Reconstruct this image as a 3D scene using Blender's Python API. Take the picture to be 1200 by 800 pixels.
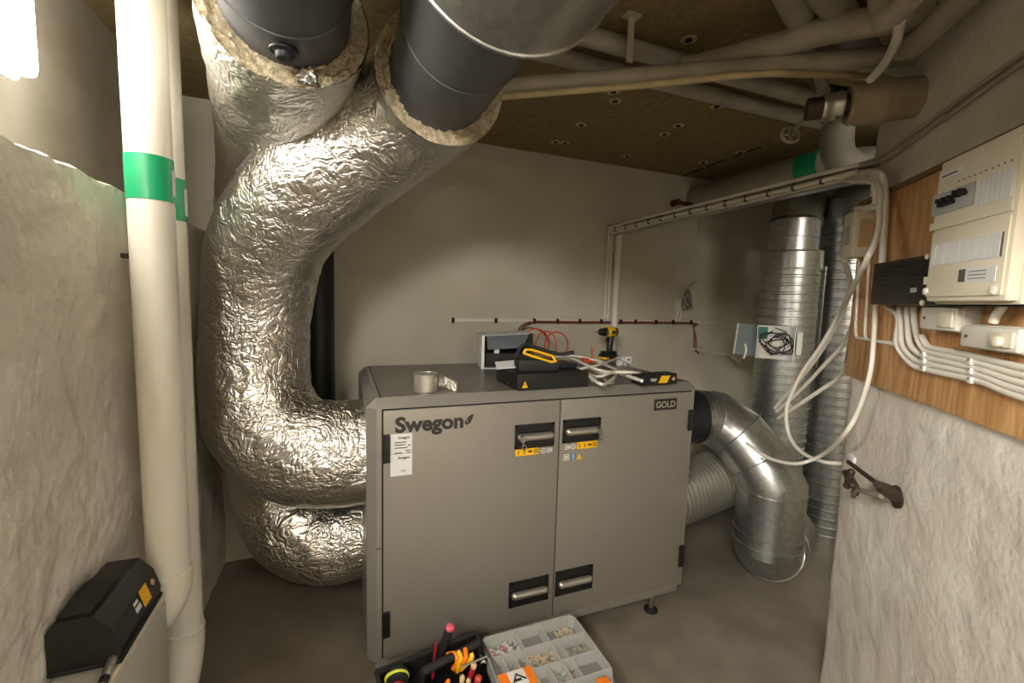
import bpy, bmesh, math, random
from mathutils import Vector, Matrix, noise
random.seed(7)
for o in list(bpy.data.objects): bpy.data.objects.remove(o)
scene = bpy.context.scene
COL = scene.collection
# ------------------------------------------------------------------ camera
FPX = 514.78
_p, _r, _y = 0.09612036, -0.02838724, 0.37109581
CAM = Vector((-0.14482504, -1.71279885, 1.6077807))
_f = Vector((math.sin(_y)*math.cos(_p), math.cos(_y)*math.cos(_p), -math.sin(_p)))
_rt = Vector((math.cos(_y), -math.sin(_y), 0)); _dn = _f.cross(_rt)
RIGHT = _rt*math.cos(_r) + _dn*math.sin(_r); DOWN = _dn*math.cos(_r) - _rt*math.sin(_r); FWD = _f
cam_data = bpy.data.cameras.new('camera'); cam = bpy.data.objects.new('camera', cam_data); COL.objects.link(cam)
cam_data.sensor_width = 36; cam_data.lens = FPX/1200*36; cam_data.clip_start = .01; cam_data.clip_end = 50
cam.matrix_world = Matrix(((RIGHT.x, -DOWN.x, -FWD.x, CAM.x), (RIGHT.y, -DOWN.y, -FWD.y, CAM.y), (RIGHT.z, -DOWN.z, -FWD.z, CAM.z), (0, 0, 0, 1)))
scene.camera = cam
# ------------------------------------------------------------------ world and exposure (closed room: lit by its wall lamps and an added fill lamp)
w = bpy.data.worlds.new('world'); scene.world = w; w.use_nodes = True
w.node_tree.nodes['Background'].inputs[0].default_value = (.5, .5, .5, 1)
w.node_tree.nodes['Background'].inputs[1].default_value = 0.02
scene.view_settings.view_transform = 'Standard'; scene.view_settings.look = 'None'
scene.view_settings.exposure = 1.6; scene.view_settings.gamma = 1.0; scene.view_settings.use_curve_mapping = False
LAMP_POWER = 9.0           # the lamp whose end is seen at upper left
REAR_LAMP_POWER = 40.0     # its twin further along the same wall, behind the viewer
FILL_LAMP_POWER = 46.0  # unseen fill lamp added under the ceiling further back
LAMP_COLOR = (1.0, .95, .87)

# ------------------------------------------------------------------ measuring helpers: a sight line met with a real plane of the room
def ray(u, v): return RIGHT*(u-600) + DOWN*(v-400) + FWD*FPX
def _at(u, v, ax, val):
    d = ray(u, v); t = (val-CAM[ax])/d[ax]; return CAM + d*t
def PX(u, v, x): return _at(u, v, 0, x)
def PY(u, v, y): return _at(u, v, 1, y)
def PZ(u, v, z): return _at(u, v, 2, z)
TH = math.radians(38.6)
WN = Vector((-math.cos(TH), math.sin(TH), 0)); WD = Vector((math.sin(TH), math.cos(TH), 0)); WP = .79
WO = Vector((CAM.x, CAM.y, 0)) - WN*WP          # origin of the diagonal wall frame (s along the wall, o out of it)
def RW(u, v, off=0):
    r = ray(u, v); return CAM + r*(-(WP-off)/r.dot(WN))
def SZ(u, v, off=0):
    p = RW(u, v, off); return (p-WO).dot(WD), p.z
def W3(s, o, z): return WO + WD*s + WN*o + Vector((0, 0, z))

# ------------------------------------------------------------------ materials
def lin(h):
    h = h.lstrip('#'); c = [int(h[i:i+2], 16)/255 for i in (0, 2, 4)]
    return tuple(x/12.92 if x <= .04045 else ((x+.055)/1.055)**2.4 for x in c) + (1,)
MATS = {}
def mat(name, color, rough=.5, metal=0, var=None, bump=None, trans=0, alpha=1, emit=None, spec=.5, aniso=0):
    m = bpy.data.materials.new(name); m.use_nodes = True; nt = m.node_tree; b = nt.nodes['Principled BSDF']
    c = lin(color); L = nt.links.new
    b.inputs['Base Color'].default_value = c; b.inputs['Roughness'].default_value = rough; b.inputs['Metallic'].default_value = metal
    b.inputs['Specular IOR Level'].default_value = spec
    if trans: b.inputs['Transmission Weight'].default_value = trans
    if alpha < 1: b.inputs['Alpha'].default_value = alpha
    if aniso: b.inputs['Anisotropic'].default_value = aniso
    if emit: b.inputs['Emission Color'].default_value = (*emit[0], 1); b.inputs['Emission Strength'].default_value = emit[1]
    tc = nt.nodes.new('ShaderNodeTexCoord')
    if var:
        sc, col2, det = var
        n = nt.nodes.new('ShaderNodeTexNoise'); n.inputs['Scale'].default_value = sc if not isinstance(sc, tuple) else 1; n.inputs['Detail'].default_value = det
        src = tc.outputs['Object']
        if isinstance(sc, tuple):
            mp = nt.nodes.new('ShaderNodeMapping'); mp.inputs['Scale'].default_value = sc; L(src, mp.inputs[0]); src = mp.outputs[0]
        L(src, n.inputs['Vector'])
        r = nt.nodes.new('ShaderNodeValToRGB'); r.color_ramp.elements[0].position = .35; r.color_ramp.elements[1].position = .68
        r.color_ramp.elements[0].color = c; r.color_ramp.elements[1].color = lin(col2)
        L(n.outputs[0], r.inputs[0]); L(r.outputs[0], b.inputs['Base Color'])
    if bump:
        prev = None
        for sc, st, dist, det in bump:
            n = nt.nodes.new('ShaderNodeTexNoise'); n.inputs['Scale'].default_value = sc; n.inputs['Detail'].default_value = det; n.inputs['Roughness'].default_value = .6
            L(tc.outputs['Object'], n.inputs['Vector'])
            bp = nt.nodes.new('ShaderNodeBump'); bp.inputs['Strength'].default_value = st; bp.inputs['Distance'].default_value = dist
            L(n.outputs[0], bp.inputs['Height'])
            if prev: L(prev.outputs[0], bp.inputs['Normal'])
            prev = bp
        L(prev.outputs[0], b.inputs['Normal'])
    MATS[name] = m
    return m
mat('plaster_left', '#ded7cc', .85, var=(3.5, '#cfc6b8', 4), bump=[(5, .6, .06, 3), (15, .35, .025, 4), (70, .15, .005, 5)], spec=.25)
mat('plaster_upper', '#b9b2a4', .85, var=(2.5, '#9f9788', 5), bump=[(14, .35, .01, 6)], spec=.25)
mat('plaster_right', '#dcd7cc', .8, var=(4, '#cdc5b7', 5), bump=[(5, .4, .04, 4), (22, .25, .015, 5), (80, .2, .004, 6)], spec=.25)
mat('wall_paint', '#c6c0b0', .7, var=(2.2, '#b8b19f', 4), bump=[(60, .12, .003, 4)], spec=.3)
mat('floor_paint', '#857d70', .42, var=(5, '#726a5e', 6), bump=[(25, .15, .004, 5)], spec=.35)
mat('ceiling_board', '#8d7d5b', .9, var=(30, '#796b48', 8), bump=[(160, .4, .003, 5)], spec=.15)
mat('unit_paint', '#8b867d', .42, .35, var=(420, '#938e85', 2), spec=.4)
mat('unit_edge', '#9a968e', .36, .45, spec=.4)
mat('unit_top', '#77726a', .34, .4, var=(300, '#7f7a72', 2), spec=.4)
mat('black_plastic', '#141413', .42, var=(40, '#1b1a19', 3))
mat('gap_black', '#060606', .9)
mat('silver', '#c9c6bd', .32, .85)
mat('steel', '#b4b1a8', .3, 1, var=(30, '#9d9a92', 4))
mat('logo_black', '#2b2722', .6)
mat('label_white', '#d9d9d6', .5)
mat('print_grey', '#55534f', .7)
mat('yellow', '#f0b90f', .5)
mat('yellow_tool', '#eab411', .45)
mat('blue_print', '#2f6fb5', .5)
mat('orange', '#ef7d1c', .45)
mat('orange_cable', '#c4472a', .5)
mat('copper_cable', '#7a3b2b', .5)
mat('red_handle', '#b3202c', .4)
mat('red_dark', '#8a1a2c', .42)
mat('lime', '#c8d63a', .4)
mat('charcoal_pipe', '#5b5c5f', .46, .3, var=(3, '#535458', 3), bump=[(5, .05, .01, 2)])
mat('dark_duct', '#23262c', .5, .2)
mat('wool', '#e3d8bd', .95, var=(60, '#b8a682', 6), bump=[(120, .9, .012, 6)], spec=.1)
mat('pvc_white', '#e2ded2', .4, var=(3, '#d9d4c6', 3))
mat('pvc_old', '#b5ad9b', .55, var=(8, '#9c9380', 5), bump=[(30, .1, .004, 4)])
mat('pipe_grey', '#a5a196', .5, var=(6, '#8f8a7d', 4))
mat('pipe_cream', '#c4b48a', .5, var=(8, '#ad9c74', 4))
mat('green_tape', '#0c9a63', .38, spec=.6)
mat('cable_white', '#ded9cb', .42)
mat('cable_grey', '#a39f94', .5)
mat('box_cream', '#dcd3bd', .45, var=(3, '#d5cbb3', 3))
mat('box_white', '#d3cec1', .5)
mat('box_yellowed', '#c2a878', .55)
mat('breaker_grey', '#a7a6a2', .5)
mat('smoke_plastic', '#2a2724', .25, alpha=.82)
mat('wood_trim', '#7a5a37', .7)
mat('rust', '#4a2f22', .85, var=(40, '#5d3b28', 5))
mat('iron', '#4b4038', .55, .7, var=(30, '#5b4a3b', 5))
mat('wrap_cloth', '#a5967a', .85, var=(14, '#8d7f65', 5), bump=[(40, .4, .008, 5)])
mat('radiator_white', '#c6c2b6', .4)
mat('lid_clear', '#c9cac6', .28, alpha=.13)
mat('case_clear', '#8d8e8a', .35, alpha=.6)
mat('divider_clear', '#d5d6d2', .3, alpha=.55)
mat('case_floor', '#5d5e5b', .5)
mat('pcb', '#1f6a53', .45)
mat('grey_lid', '#6b7378', .4)
mat('wash_metal', '#b3a680', .6)
mat('rubber', '#191817', .7)
mat('beige', '#c9b084', .5)
mat('pink', '#c9566a', .5)

def node_mat(name): 
    m = bpy.data.materials.new(name); m.use_nodes = True; MATS[name] = m
    return m, m.node_tree, m.node_tree.nodes['Principled BSDF']
# crinkled aluminium foil
m, nt, b = node_mat('foil')
b.inputs['Base Color'].default_value = lin('#d4d1ca'); b.inputs['Metallic'].default_value = 1; b.inputs['Roughness'].default_value = .3
tc = nt.nodes.new('ShaderNodeTexCoord'); L = nt.links.new
warp = nt.nodes.new('ShaderNodeTexNoise'); warp.inputs['Scale'].default_value = 4.5; warp.inputs['Detail'].default_value = 3; L(tc.outputs['Object'], warp.inputs['Vector'])
va = nt.nodes.new('ShaderNodeVectorMath'); va.operation = 'MULTIPLY_ADD'; va.inputs[1].default_value = (.22, .22, .22); L(warp.outputs['Color'], va.inputs[0]); L(tc.outputs['Object'], va.inputs[2])
prev = None
for sc, st, dist, pw, strc in ((5, .18, .04, .8, (1, 1, 1)), (12, .38, .022, .55, (1, 1, 2.6)), (15, .38, .019, .55, (2.4, 2.4, .8)), (38, .34, .008, .6, (1, 1, 1.8))):
    mp = nt.nodes.new('ShaderNodeMapping'); mp.inputs['Scale'].default_value = strc; mp.inputs['Location'].default_value = (sc*.37, sc*.11, sc*.23); L(va.outputs[0], mp.inputs[0])
    n = nt.nodes.new('ShaderNodeTexNoise'); n.inputs['Scale'].default_value = sc; n.inputs['Detail'].default_value = 1.5; n.inputs['Distortion'].default_value = .5; L(mp.outputs[0], n.inputs['Vector'])
    q_ = nt.nodes.new('ShaderNodeMath'); q_.operation = 'SUBTRACT'; q_.inputs[1].default_value = .5; L(n.outputs[0], q_.inputs[0])
    a = nt.nodes.new('ShaderNodeMath'); a.operation = 'ABSOLUTE'; L(q_.outputs[0], a.inputs[0])
    q = nt.nodes.new('ShaderNodeMath'); q.operation = 'POWER'; q.inputs[1].default_value = pw; L(a.outputs[0], q.inputs[0])
    bp = nt.nodes.new('ShaderNodeBump'); bp.inputs['Strength'].default_value = st; bp.inputs['Distance'].default_value = dist; L(q.outputs[0], bp.inputs['Height'])
    if prev: L(prev.outputs[0], bp.inputs['Normal'])
    prev = bp
L(prev.outputs[0], b.inputs['Normal'])
# galvanised sheet with a faint spangle
m, nt, b = node_mat('galvanised')
b.inputs['Metallic'].default_value = .92; b.inputs['Roughness'].default_value = .32
tc = nt.nodes.new('ShaderNodeTexCoord'); vo = nt.nodes.new('ShaderNodeTexVoronoi'); vo.inputs['Scale'].default_value = 60; nt.links.new(tc.outputs['Object'], vo.inputs['Vector'])
rp = nt.nodes.new('ShaderNodeValToRGB'); rp.color_ramp.elements[0].color = lin('#a3a5a4'); rp.color_ramp.elements[1].color = lin('#bcbebc')
nt.links.new(vo.outputs['Color'], rp.inputs[0]); nt.links.new(rp.outputs[0], b.inputs['Base Color'])
# varnished plywood
m, nt, b = node_mat('plywood')
b.inputs['Roughness'].default_value = .5
tc = nt.nodes.new('ShaderNodeTexCoord'); mp = nt.nodes.new('ShaderNodeMapping'); mp.inputs['Rotation'].default_value = (0, 0, TH); mp.inputs['Scale'].default_value = (14, 14, 1.6); nt.links.new(tc.outputs['Object'], mp.inputs[0])
n = nt.nodes.new('ShaderNodeTexNoise'); n.inputs['Scale'].default_value = 1.6; n.inputs['Detail'].default_value = 5; n.inputs['Distortion'].default_value = 1.6; nt.links.new(mp.outputs[0], n.inputs['Vector'])
rp = nt.nodes.new('ShaderNodeValToRGB'); e = rp.color_ramp.elements; e[0].position = .3; e[1].position = .7; e[0].color = lin('#a37442'); e[1].color = lin('#ddb27b')
x = rp.color_ramp.elements.new(.5); x.color = lin('#c49460')
nt.links.new(n.outputs[0], rp.inputs[0]); nt.links.new(rp.outputs[0], b.inputs['Base Color'])
# diffusers of the wall lamps, and tubes of the added fill lamp
for nm_, pw_ in (('lamp_diffuser', LAMP_POWER), ('lamp_diffuser_rear', REAR_LAMP_POWER), ('fill_tube', FILL_LAMP_POWER)):
    m, nt, b = node_mat(nm_)
    b.inputs['Base Color'].default_value = (.9, .9, .88, 1); b.inputs['Emission Color'].default_value = (*LAMP_COLOR, 1); b.inputs['Emission Strength'].default_value = pw_

# ------------------------------------------------------------------ mesh helpers
class MB:
    def __init__(self): self.v = []; self.f = []
    def add(self, vs, fs):
        k = len(self.v); self.v += [Vector(a) for a in vs]; self.f += [tuple(i+k for i in f) for f in fs]; return self
    def box(self, a, b, bev=0, M=None):
        lo = [min(a[i], b[i]) for i in range(3)]; hi = [max(a[i], b[i]) for i in range(3)]
        if bev <= 0:
            vs = [(x, y, z) for x in (lo[0], hi[0]) for y in (lo[1], hi[1]) for z in (lo[2], hi[2])]
            fs = [(0, 1, 3, 2), (4, 6, 7, 5), (0, 4, 5, 1), (2, 3, 7, 6), (0, 2, 6, 4), (1, 5, 7, 3)]
        else:
            bm = bmesh.new(); bmesh.ops.create_cube(bm, size=1)
            for q in bm.verts: q.co = Vector([(lo[i]+hi[i])/2 + q.co[i]*(hi[i]-lo[i]) for i in range(3)])
            bmesh.ops.bevel(bm, geom=bm.edges[:], offset=bev, segments=2, affect='EDGES', profile=.6)
            bm.verts.index_update(); vs = [q.co.copy() for q in bm.verts]; fs = [[q.index for q in f.verts] for f in bm.faces]; bm.free()
        if M: vs = [M @ Vector(q) for q in vs]
        return self.add(vs, fs)
    def tube(self, path, r, n=12, cap=True, rfun=None):
        P = [Vector(p) for p in path]; m = len(P)
        T = []
        for i in range(m):
            a = (P[i]-P[i-1]).normalized() if i else None; c = (P[i+1]-P[i]).normalized() if i < m-1 else None
            T.append((a+c).normalized() if a and c else (a or c))
        ref = Vector((0, 0, 1)) if abs(T[0].z) < .9 else Vector((1, 0, 0))
        N = (ref - T[0]*ref.dot(T[0])).normalized(); vs = []
        for i in range(m):
            if i:
                N = (N - T[i]*N.dot(T[i])).normalized()
            B = T[i].cross(N); rr = r[i] if isinstance(r, (list, tuple)) else r
            # mitre correction so that a bend keeps its bore
            k = 1.0; ax = None
            if 0 < i < m-1:
                a = (P[i]-P[i-1]).normalized(); cs = max(.5, a.dot(T[i])); k = 1/cs
                dv = a - T[i]*a.dot(T[i])
                if dv.length > 1e-4: ax = dv.normalized()
            for j in range(n):
                t = 2*math.pi*j/n; q = N*math.cos(t)+B*math.sin(t)
                if rfun: q = q*rfun(i, t, P[i]+q*rr, rr)
                else: q = q*rr
                if ax is not None and k > 1.02: q = q + ax*(q.dot(ax)*(k-1))
                vs.append(P[i]+q)
        fs = [(i*n+j, i*n+(j+1) % n, (i+1)*n+(j+1) % n, (i+1)*n+j) for i in range(m-1) for j in range(n)]
        if cap: fs += [tuple(range(n-1, -1, -1)), tuple((m-1)*n+j for j in range(n))]
        return self.add(vs, fs)
    def cyl(self, a, b, r, n=20): return self.tube([a, b], r, n)
    def lathe(self, base, axis, prof, n=24):
        A = Vector(axis).normalized(); ref = Vector((0, 0, 1)) if abs(A.z) < .9 else Vector((1, 0, 0))
        N = (ref-A*ref.dot(A)).normalized(); B = A.cross(N); base = Vector(base); vs = []
        for h, r in prof:
            for j in range(n):
                t = 2*math.pi*j/n; vs.append(base+A*h+(N*math.cos(t)+B*math.sin(t))*r)
        m = len(prof); fs = [(i*n+j, i*n+(j+1) % n, (i+1)*n+(j+1) % n, (i+1)*n+j) for i in range(m-1) for j in range(n)]
        fs += [tuple(range(n-1, -1, -1)), tuple((m-1)*n+j for j in range(n))]
        return self.add(vs, fs)
    def prism(self, poly, vec):
        n = len(poly); a = [Vector(p) for p in poly]; b_ = [p+Vector(vec) for p in a]
        return self.add(a+b_, [tuple(range(n-1, -1, -1)), tuple(range(n, 2*n))]+[(i, (i+1) % n, n+(i+1) % n, n+i) for i in range(n)])
    def ball(self, c, r, n=10, sc=(1, 1, 1)):
        c = Vector(c); vs = []; m = n//2
        for i in range(1, m):
            for j in range(n):
                p = math.pi*i/m; t = 2*math.pi*j/n; vs.append(c+Vector((r*sc[0]*math.sin(p)*math.cos(t), r*sc[1]*math.sin(p)*math.sin(t), r*sc[2]*math.cos(p))))
        k = len(vs); vs += [c+Vector((0, 0, r*sc[2])), c-Vector((0, 0, r*sc[2]))]
        fs = [(i*n+j, (i+1)*n+j, (i+1)*n+(j+1) % n, i*n+(j+1) % n) for i in range(m-2) for j in range(n)]
        fs += [(k, j, (j+1) % n) for j in range(n)]+[(k+1, (m-2)*n+(j+1) % n, (m-2)*n+j) for j in range(n)]
        return self.add(vs, fs)
    def torus(self, c, axis, R, r, n=28, k=8):
        A = Vector(axis).normalized(); ref = Vector((0, 0, 1)) if abs(A.z) < .9 else Vector((1, 0, 0))
        N = (ref-A*ref.dot(A)).normalized(); B = A.cross(N); c = Vector(c); vs = []
        for i in range(n):
            t = 2*math.pi*i/n; d = N*math.cos(t)+B*math.sin(t)
            for j in range(k):
                s = 2*math.pi*j/k; vs.append(c+d*(R+r*math.cos(s))+A*r*math.sin(s))
        return self.add(vs, [(i*k+j, i*k+(j+1) % k, ((i+1) % n)*k+(j+1) % k, ((i+1) % n)*k+j) for i in range(n) for j in range(k)])
def smooth_path(pts, step=.02):
    P = [Vector(p) for p in pts]; out = []
    for i in range(len(P)-1):
        a = P[i-1] if i else P[i]*2-P[i+1]; b_ = P[i]; c = P[i+1]; d = P[i+2] if i+2 < len(P) else P[i+1]*2-P[i]
        n = max(2, int((c-b_).length/step))
        for k in range(n):
            t = k/n; out.append(.5*((2*b_)+(c-a)*t+(2*a-5*b_+4*c-d)*t*t+(3*b_-a-3*c+d)*t**3))
    return out+[P[-1]]
def lerp_list(vals, pts, step):           # radius per sample matching smooth_path
    P = [Vector(p) for p in pts]; out = []
    for i in range(len(P)-1):
        n = max(2, int((P[i+1]-P[i]).length/step))
        for k in range(n):
            t = k/n; t = t*t*(3-2*t); out.append(vals[i]*(1-t)+vals[i+1]*t)
    return out+[vals[-1]]
ROOT = {}
def link(name, mb, m, loc, parent=None, smooth=40):
    me = bpy.data.meshes.new(name); me.from_pydata([v-loc for v in mb.v], [], mb.f)
    bm = bmesh.new(); bm.from_mesh(me); bmesh.ops.recalc_face_normals(bm, faces=bm.faces[:]); bm.to_mesh(me); bm.free()
    if smooth:
        for p in me.polygons: p.use_smooth = True
        me.set_sharp_from_angle(angle=math.radians(smooth))
    me.materials.append(MATS[m]); o = bpy.data.objects.new(name, me); COL.objects.link(o)
    if parent is not None: o.parent = parent
    else: o.location = loc
    return o
def tag(o, label, cat=None, group=None, kind=None):
    if label: o['label'] = label
    if cat: o['category'] = cat
    if group: o['group'] = group
    if kind: o['kind'] = kind
    return o
def thing(name, label, cat, loc, group=None):
    o = bpy.data.objects.new(name, None); COL.objects.link(o); o.location = Vector(loc); o.empty_display_size = .05
    ROOT[o.name] = Vector(loc); return tag(o, label, cat, group)
def base_of(o):
    while o.parent is not None: o = o.parent
    return ROOT[o.name]
def part(name, mb, m, parent, smooth=40, label=None):
    o = link(name, mb, m, base_of(parent), parent, smooth)
    if label: o['label'] = label
    return o
def single(name, mb, m, label, cat, group=None, smooth=40):
    xs = [v.x for v in mb.v]; ys = [v.y for v in mb.v]; zs = [v.z for v in mb.v]
    loc = Vector(((min(xs)+max(xs))/2, (min(ys)+max(ys))/2, min(zs)))
    o = link(name, mb, m, loc, None, smooth); ROOT[o.name] = loc; return tag(o, label, cat, group)
def struct(name, mb, m, label, smooth=40):
    o = link(name, mb, m, Vector((0, 0, 0)), None, smooth); ROOT[o.name] = Vector((0, 0, 0)); o['kind'] = 'structure'; o['label'] = label; return o
def text(s, p, right, up, height=None, width=None, bold=0, shear=0, depth=.0006):
    cu = bpy.data.curves.new('t', 'FONT'); cu.body = s; cu.size = 1; cu.offset = bold; cu.extrude = 0; cu.shear = shear; cu.resolution_u = 4; cu.space_character = 1.0
    o = bpy.data.objects.new('t', cu); COL.objects.link(o); dg = bpy.context.evaluated_depsgraph_get()
    me = bpy.data.meshes.new_from_object(o.evaluated_get(dg)); vs = [v.co.copy() for v in me.vertices]; fs = [tuple(q.vertices) for q in me.polygons]
    bpy.data.objects.remove(o); bpy.data.curves.remove(cu); bpy.data.meshes.remove(me)
    x0 = min(v.x for v in vs); x1 = max(v.x for v in vs); k = width/(x1-x0) if width else height/.73
    ky = height/.73 if height else k
    right = Vector(right); up = Vector(up); mb = MB(); mb.add([Vector(p)+right*((v.x-x0)*k)+up*(v.y*ky) for v in vs], fs); return mb

# ================================================================== the room
CEIL = 2.63; YB = 1.2; XL = -.8; XLU = -1.0; XR = 3.4; YF = -4.2; LEDGE = 1.915
def grid(o, u, v, nu, nv, disp=None, n=None):
    o = Vector(o); u = Vector(u); v = Vector(v); nn = u.cross(v).normalized() if n is None else Vector(n); mb = MB(); vs = []
    for i in range(nu+1):
        for j in range(nv+1):
            p = o+u*(i/nu)+v*(j/nv); vs.append(p+nn*(disp(p) if disp else 0))
    w_ = nv+1
    return mb.add(vs, [(i*w_+j, (i+1)*w_+j, (i+1)*w_+j+1, i*w_+j+1) for i in range(nu) for j in range(nv)])
def rough(amp, f1=3.2, f2=11):
    def fn(p): return amp*(noise.noise(p*f1)+.45*noise.noise(p*f2)+.2*noise.noise(p*f2*2.7))
    return fn
fl = MB().box((XLU-.2, YF-.2, -.1), (XR+.2, YB+.2, 0)); struct('floor', fl, 'floor_paint', 'grey painted concrete floor')
ceil = struct('ceiling', MB().box((XLU-.2, YF-.2, CEIL), (XR+.2, YB+.2, CEIL+.1)), 'ceiling_board', 'brown insulation board ceiling with screw washers')
struct('wall_back', MB().box((XLU-.2, YB, 0), (XR+.2, YB+.1, CEIL)), 'wall_paint', 'cream painted back wall behind the grey unit')
struct('wall_far_right', MB().box((XR, YF, 0), (XR+.1, YB, CEIL)), 'wall_paint', 'shaded wall at the end of the duct recess')
struct('wall_front', MB().box((XLU-.2, YF-.1, 0), (XR, YF, CEIL)), 'plaster_right', 'wall behind the viewer')
# left wall: rough lower part with a ragged ledge, smoother set-back upper part
rl = rough(.016, 2.6, 9)
mb = grid((XL, YF, 0), (0, YB-YF, 0), (0, 0, LEDGE), 190, 92, rl, (1, 0, 0))
ny, nz = 190, 92
edge = []
for i in range(ny+1):
    a = mb.v[i*(nz+1)+nz]; a.z += .012*noise.noise(Vector((0, a.y*9, 3)))+.008*noise.noise(Vector((0, a.y*30, 7))); edge.append(a)
k = len(mb.v)
mb.v += [Vector((a.x-.02-.01*noise.noise(Vector((a.y*14, 0, 0))), a.y, a.z+.01)) for a in edge]+[Vector((XLU-.02, a.y, a.z+.016)) for a in edge]
for i in range(ny):
    mb.f.append((i*(nz+1)+nz, (i+1)*(nz+1)+nz, k+i+1, k+i)); mb.f.append((k+i, k+i+1, k+ny+1+i+1, k+ny+1+i))
struct('wall_left', mb, 'plaster_left', 'rough whitewashed lower left wall with a ragged ledge', smooth=60)
struct('wall_left_upper', grid((XLU, YF, LEDGE-.06), (0, YB-YF, 0), (0, 0, CEIL-LEDGE+.08), 90, 18, rough(.004), (1, 0, 0)), 'plaster_upper', 'set-back grey upper left wall with the lamp', smooth=60)
# diagonal wall on the right: front face roughened, free end facing the recess
S_END = 2.085
mb = grid(W3(.1, 0, 0), WD*(S_END-.1), (0, 0, CEIL), 120, 110, rough(.007), WN)
nzr = 110; last = [mb.v[120*(nzr+1)+j] for j in range(nzr+1)]
for j, p in enumerate(last):
    z = p.z; p += WD*(.012*noise.noise(Vector((0, 0, z*4)))+.006*noise.noise(Vector((0, 0, z*17))))
k = len(mb.v)
mb.v += [p+WD*.02-WN*.02 for p in last]+[p+WD*.02-WN*.25 for p in last]
for j in range(nzr):
    a = 120*(nzr+1)+j; mb.f.append((a, a+1, k+j+1, k+j)); mb.f.append((k+j, k+j+1, k+nzr+1+j+1, k+nzr+1+j))
k2 = len(mb.v); mb.v += [W3(.1, -.25, 0), W3(.1, -.25, CEIL)]; mb.f.append((k+nzr+1, k+2*nzr+1, k2+1, k2))
struct('wall_right', mb, 'plaster_right', 'white rough-plastered diagonal wall carrying the electrical board', smooth=60)

# screw washers and a board joint in the ceiling
for i, (u, v) in enumerate([(807, 46), (719, 107), (721, 118), (681, 146), (651, 166), (662, 167), (795, 147), (779, 157), (840, 124), (735, 183), (868, 178), (824, 190)]):
    p = PZ(u, v, CEIL)
    wsh = part('washer', MB().lathe(p, (0, 0, -1), [(0, .032), (.003, .032), (.005, .025), (.002, .014)], 20), 'wash_metal', ceil)
    part('screw', MB().lathe(p, (0, 0, -1), [(0, .014), (.007, .014), (.009, .008)], 10), 'rubber', wsh)
for (a, b_) in (((800, 206), (824, 197)), ((828, 195), (851, 187)), ((858, 184), (892, 172))):
    A = PZ(*a, CEIL-.001); B = PZ(*b_, CEIL-.001)
    part('board_joint', MB().tube([A, B], .006, 6), 'gap_black', ceil)

# ================================================================== lamps on the upper left wall, and an added fill lamp
def rrect(y0, y1, z0, z1, r, x):
    out = []
    for cy, cz, a0 in ((y1-r, z1-r, 0), (y0+r, z1-r, 90), (y0+r, z0+r, 180), (y1-r, z0+r, 270)):
        for i in range(7):
            t = math.radians(a0+15*i); out.append(Vector((x, cy+r*math.cos(t), cz+r*math.sin(t))))
    return out
for (Y0, Y1, mt_, lab_) in ((-.72, -.085, 'lamp_diffuser', 'bright white wall lamp with rounded corners at upper left'), (-3.35, -2.05, 'lamp_diffuser_rear', 'matching wall lamp behind the viewer')):
    lp = thing('wall_lamp', lab_, 'lamp', (XLU, (Y0+Y1)/2, 2.15), 'wall lamps')
    Z0, Z1 = 2.15, 2.40
    part('housing', MB().prism(rrect(Y0-.012, Y1+.012, Z0-.012, Z1+.012, .05, XLU-.01), (.07, 0, 0)), 'label_white', lp)
    part('diffuser', MB().prism(rrect(Y0, Y1, Z0, Z1, .042, XLU+.06), (.04, 0, 0)), mt_, lp, label='glowing white diffuser')
cl2 = thing('fill_lamp', 'added fill lamp with two tubes, unseen behind the viewer', 'lamp', (.9, -3.3, CEIL))  # added out of view to light the unit, back wall and floor evenly
part('tray', MB().box((.2, -3.42, CEIL-.05), (1.6, -3.18, CEIL), .005), 'label_white', cl2)
for y_ in (-3.35, -3.25): part('tube', MB().cyl((.25, y_, CEIL-.075), (1.55, y_, CEIL-.075), .019, 14), 'fill_tube', cl2)

# ================================================================== the air handling unit
AX0, AX1, AY1, AZ0, AZ1 = -.06, 1.56, .88, .13, 1.212
ahu = thing('air_handling_unit', 'large grey ventilation unit with two front doors and a dark brand logo', 'ventilation unit', (.75, .44, 0))
bm = MB(); bm.box((AX0, 0, AZ0), (AX1, AY1, AZ1), .0)
t = bmesh.new(); bmesh.ops.create_cube(t, size=1)
for q in t.verts: q.co = Vector(((AX0+AX1)/2+q.co.x*(AX1-AX0), AY1/2+q.co.y*AY1, (AZ0+AZ1)/2+q.co.z*(AZ1-AZ0)))
ed = [e_ for e_ in t.edges if not all(abs(q.co.z-AZ0) < 1e-4 for q in e_.verts)]
bmesh.ops.bevel(t, geom=ed, offset=.036, segments=1, affect='EDGES'); t.verts.index_update()
bm = MB().add([q.co.copy() for q in t.verts], [[q.index for q in f.verts] for f in t.faces]); t.free()
part('body', bm, 'unit_edge', ahu, smooth=0)
part('top_panel', MB().box((-.004, .036, AZ1-.004), (1.504, AY1-.036, AZ1+.0012)), 'unit_top', ahu, smooth=0)
for x in (-.007, 1.507): part('seam', MB().box((x-.002, .034, AZ1-.002), (x+.002, AY1-.036, AZ1+.0008)), 'gap_black', ahu, smooth=0)
part('seam', MB().box((AX0+.034, -.0008, .613), (-.006, .002, .616)), 'gap_black', ahu, smooth=0)
part('door_gasket', MB().box((-.005, -.002, .146), (1.505, .004, 1.174)), 'gap_black', ahu, smooth=0)
XG = (PY(655, 468, 0).x+PY(646.5, 700, 0).x)/2
def prect(u0, v0, u1, v1, y=0):     # rectangle on the door plane, averaged from its four seen corners
    a = PY(u0, v0, y); b_ = PY(u1, v1, y); return a.x, b_.x, b_.z, a.z
doors = []
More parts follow.
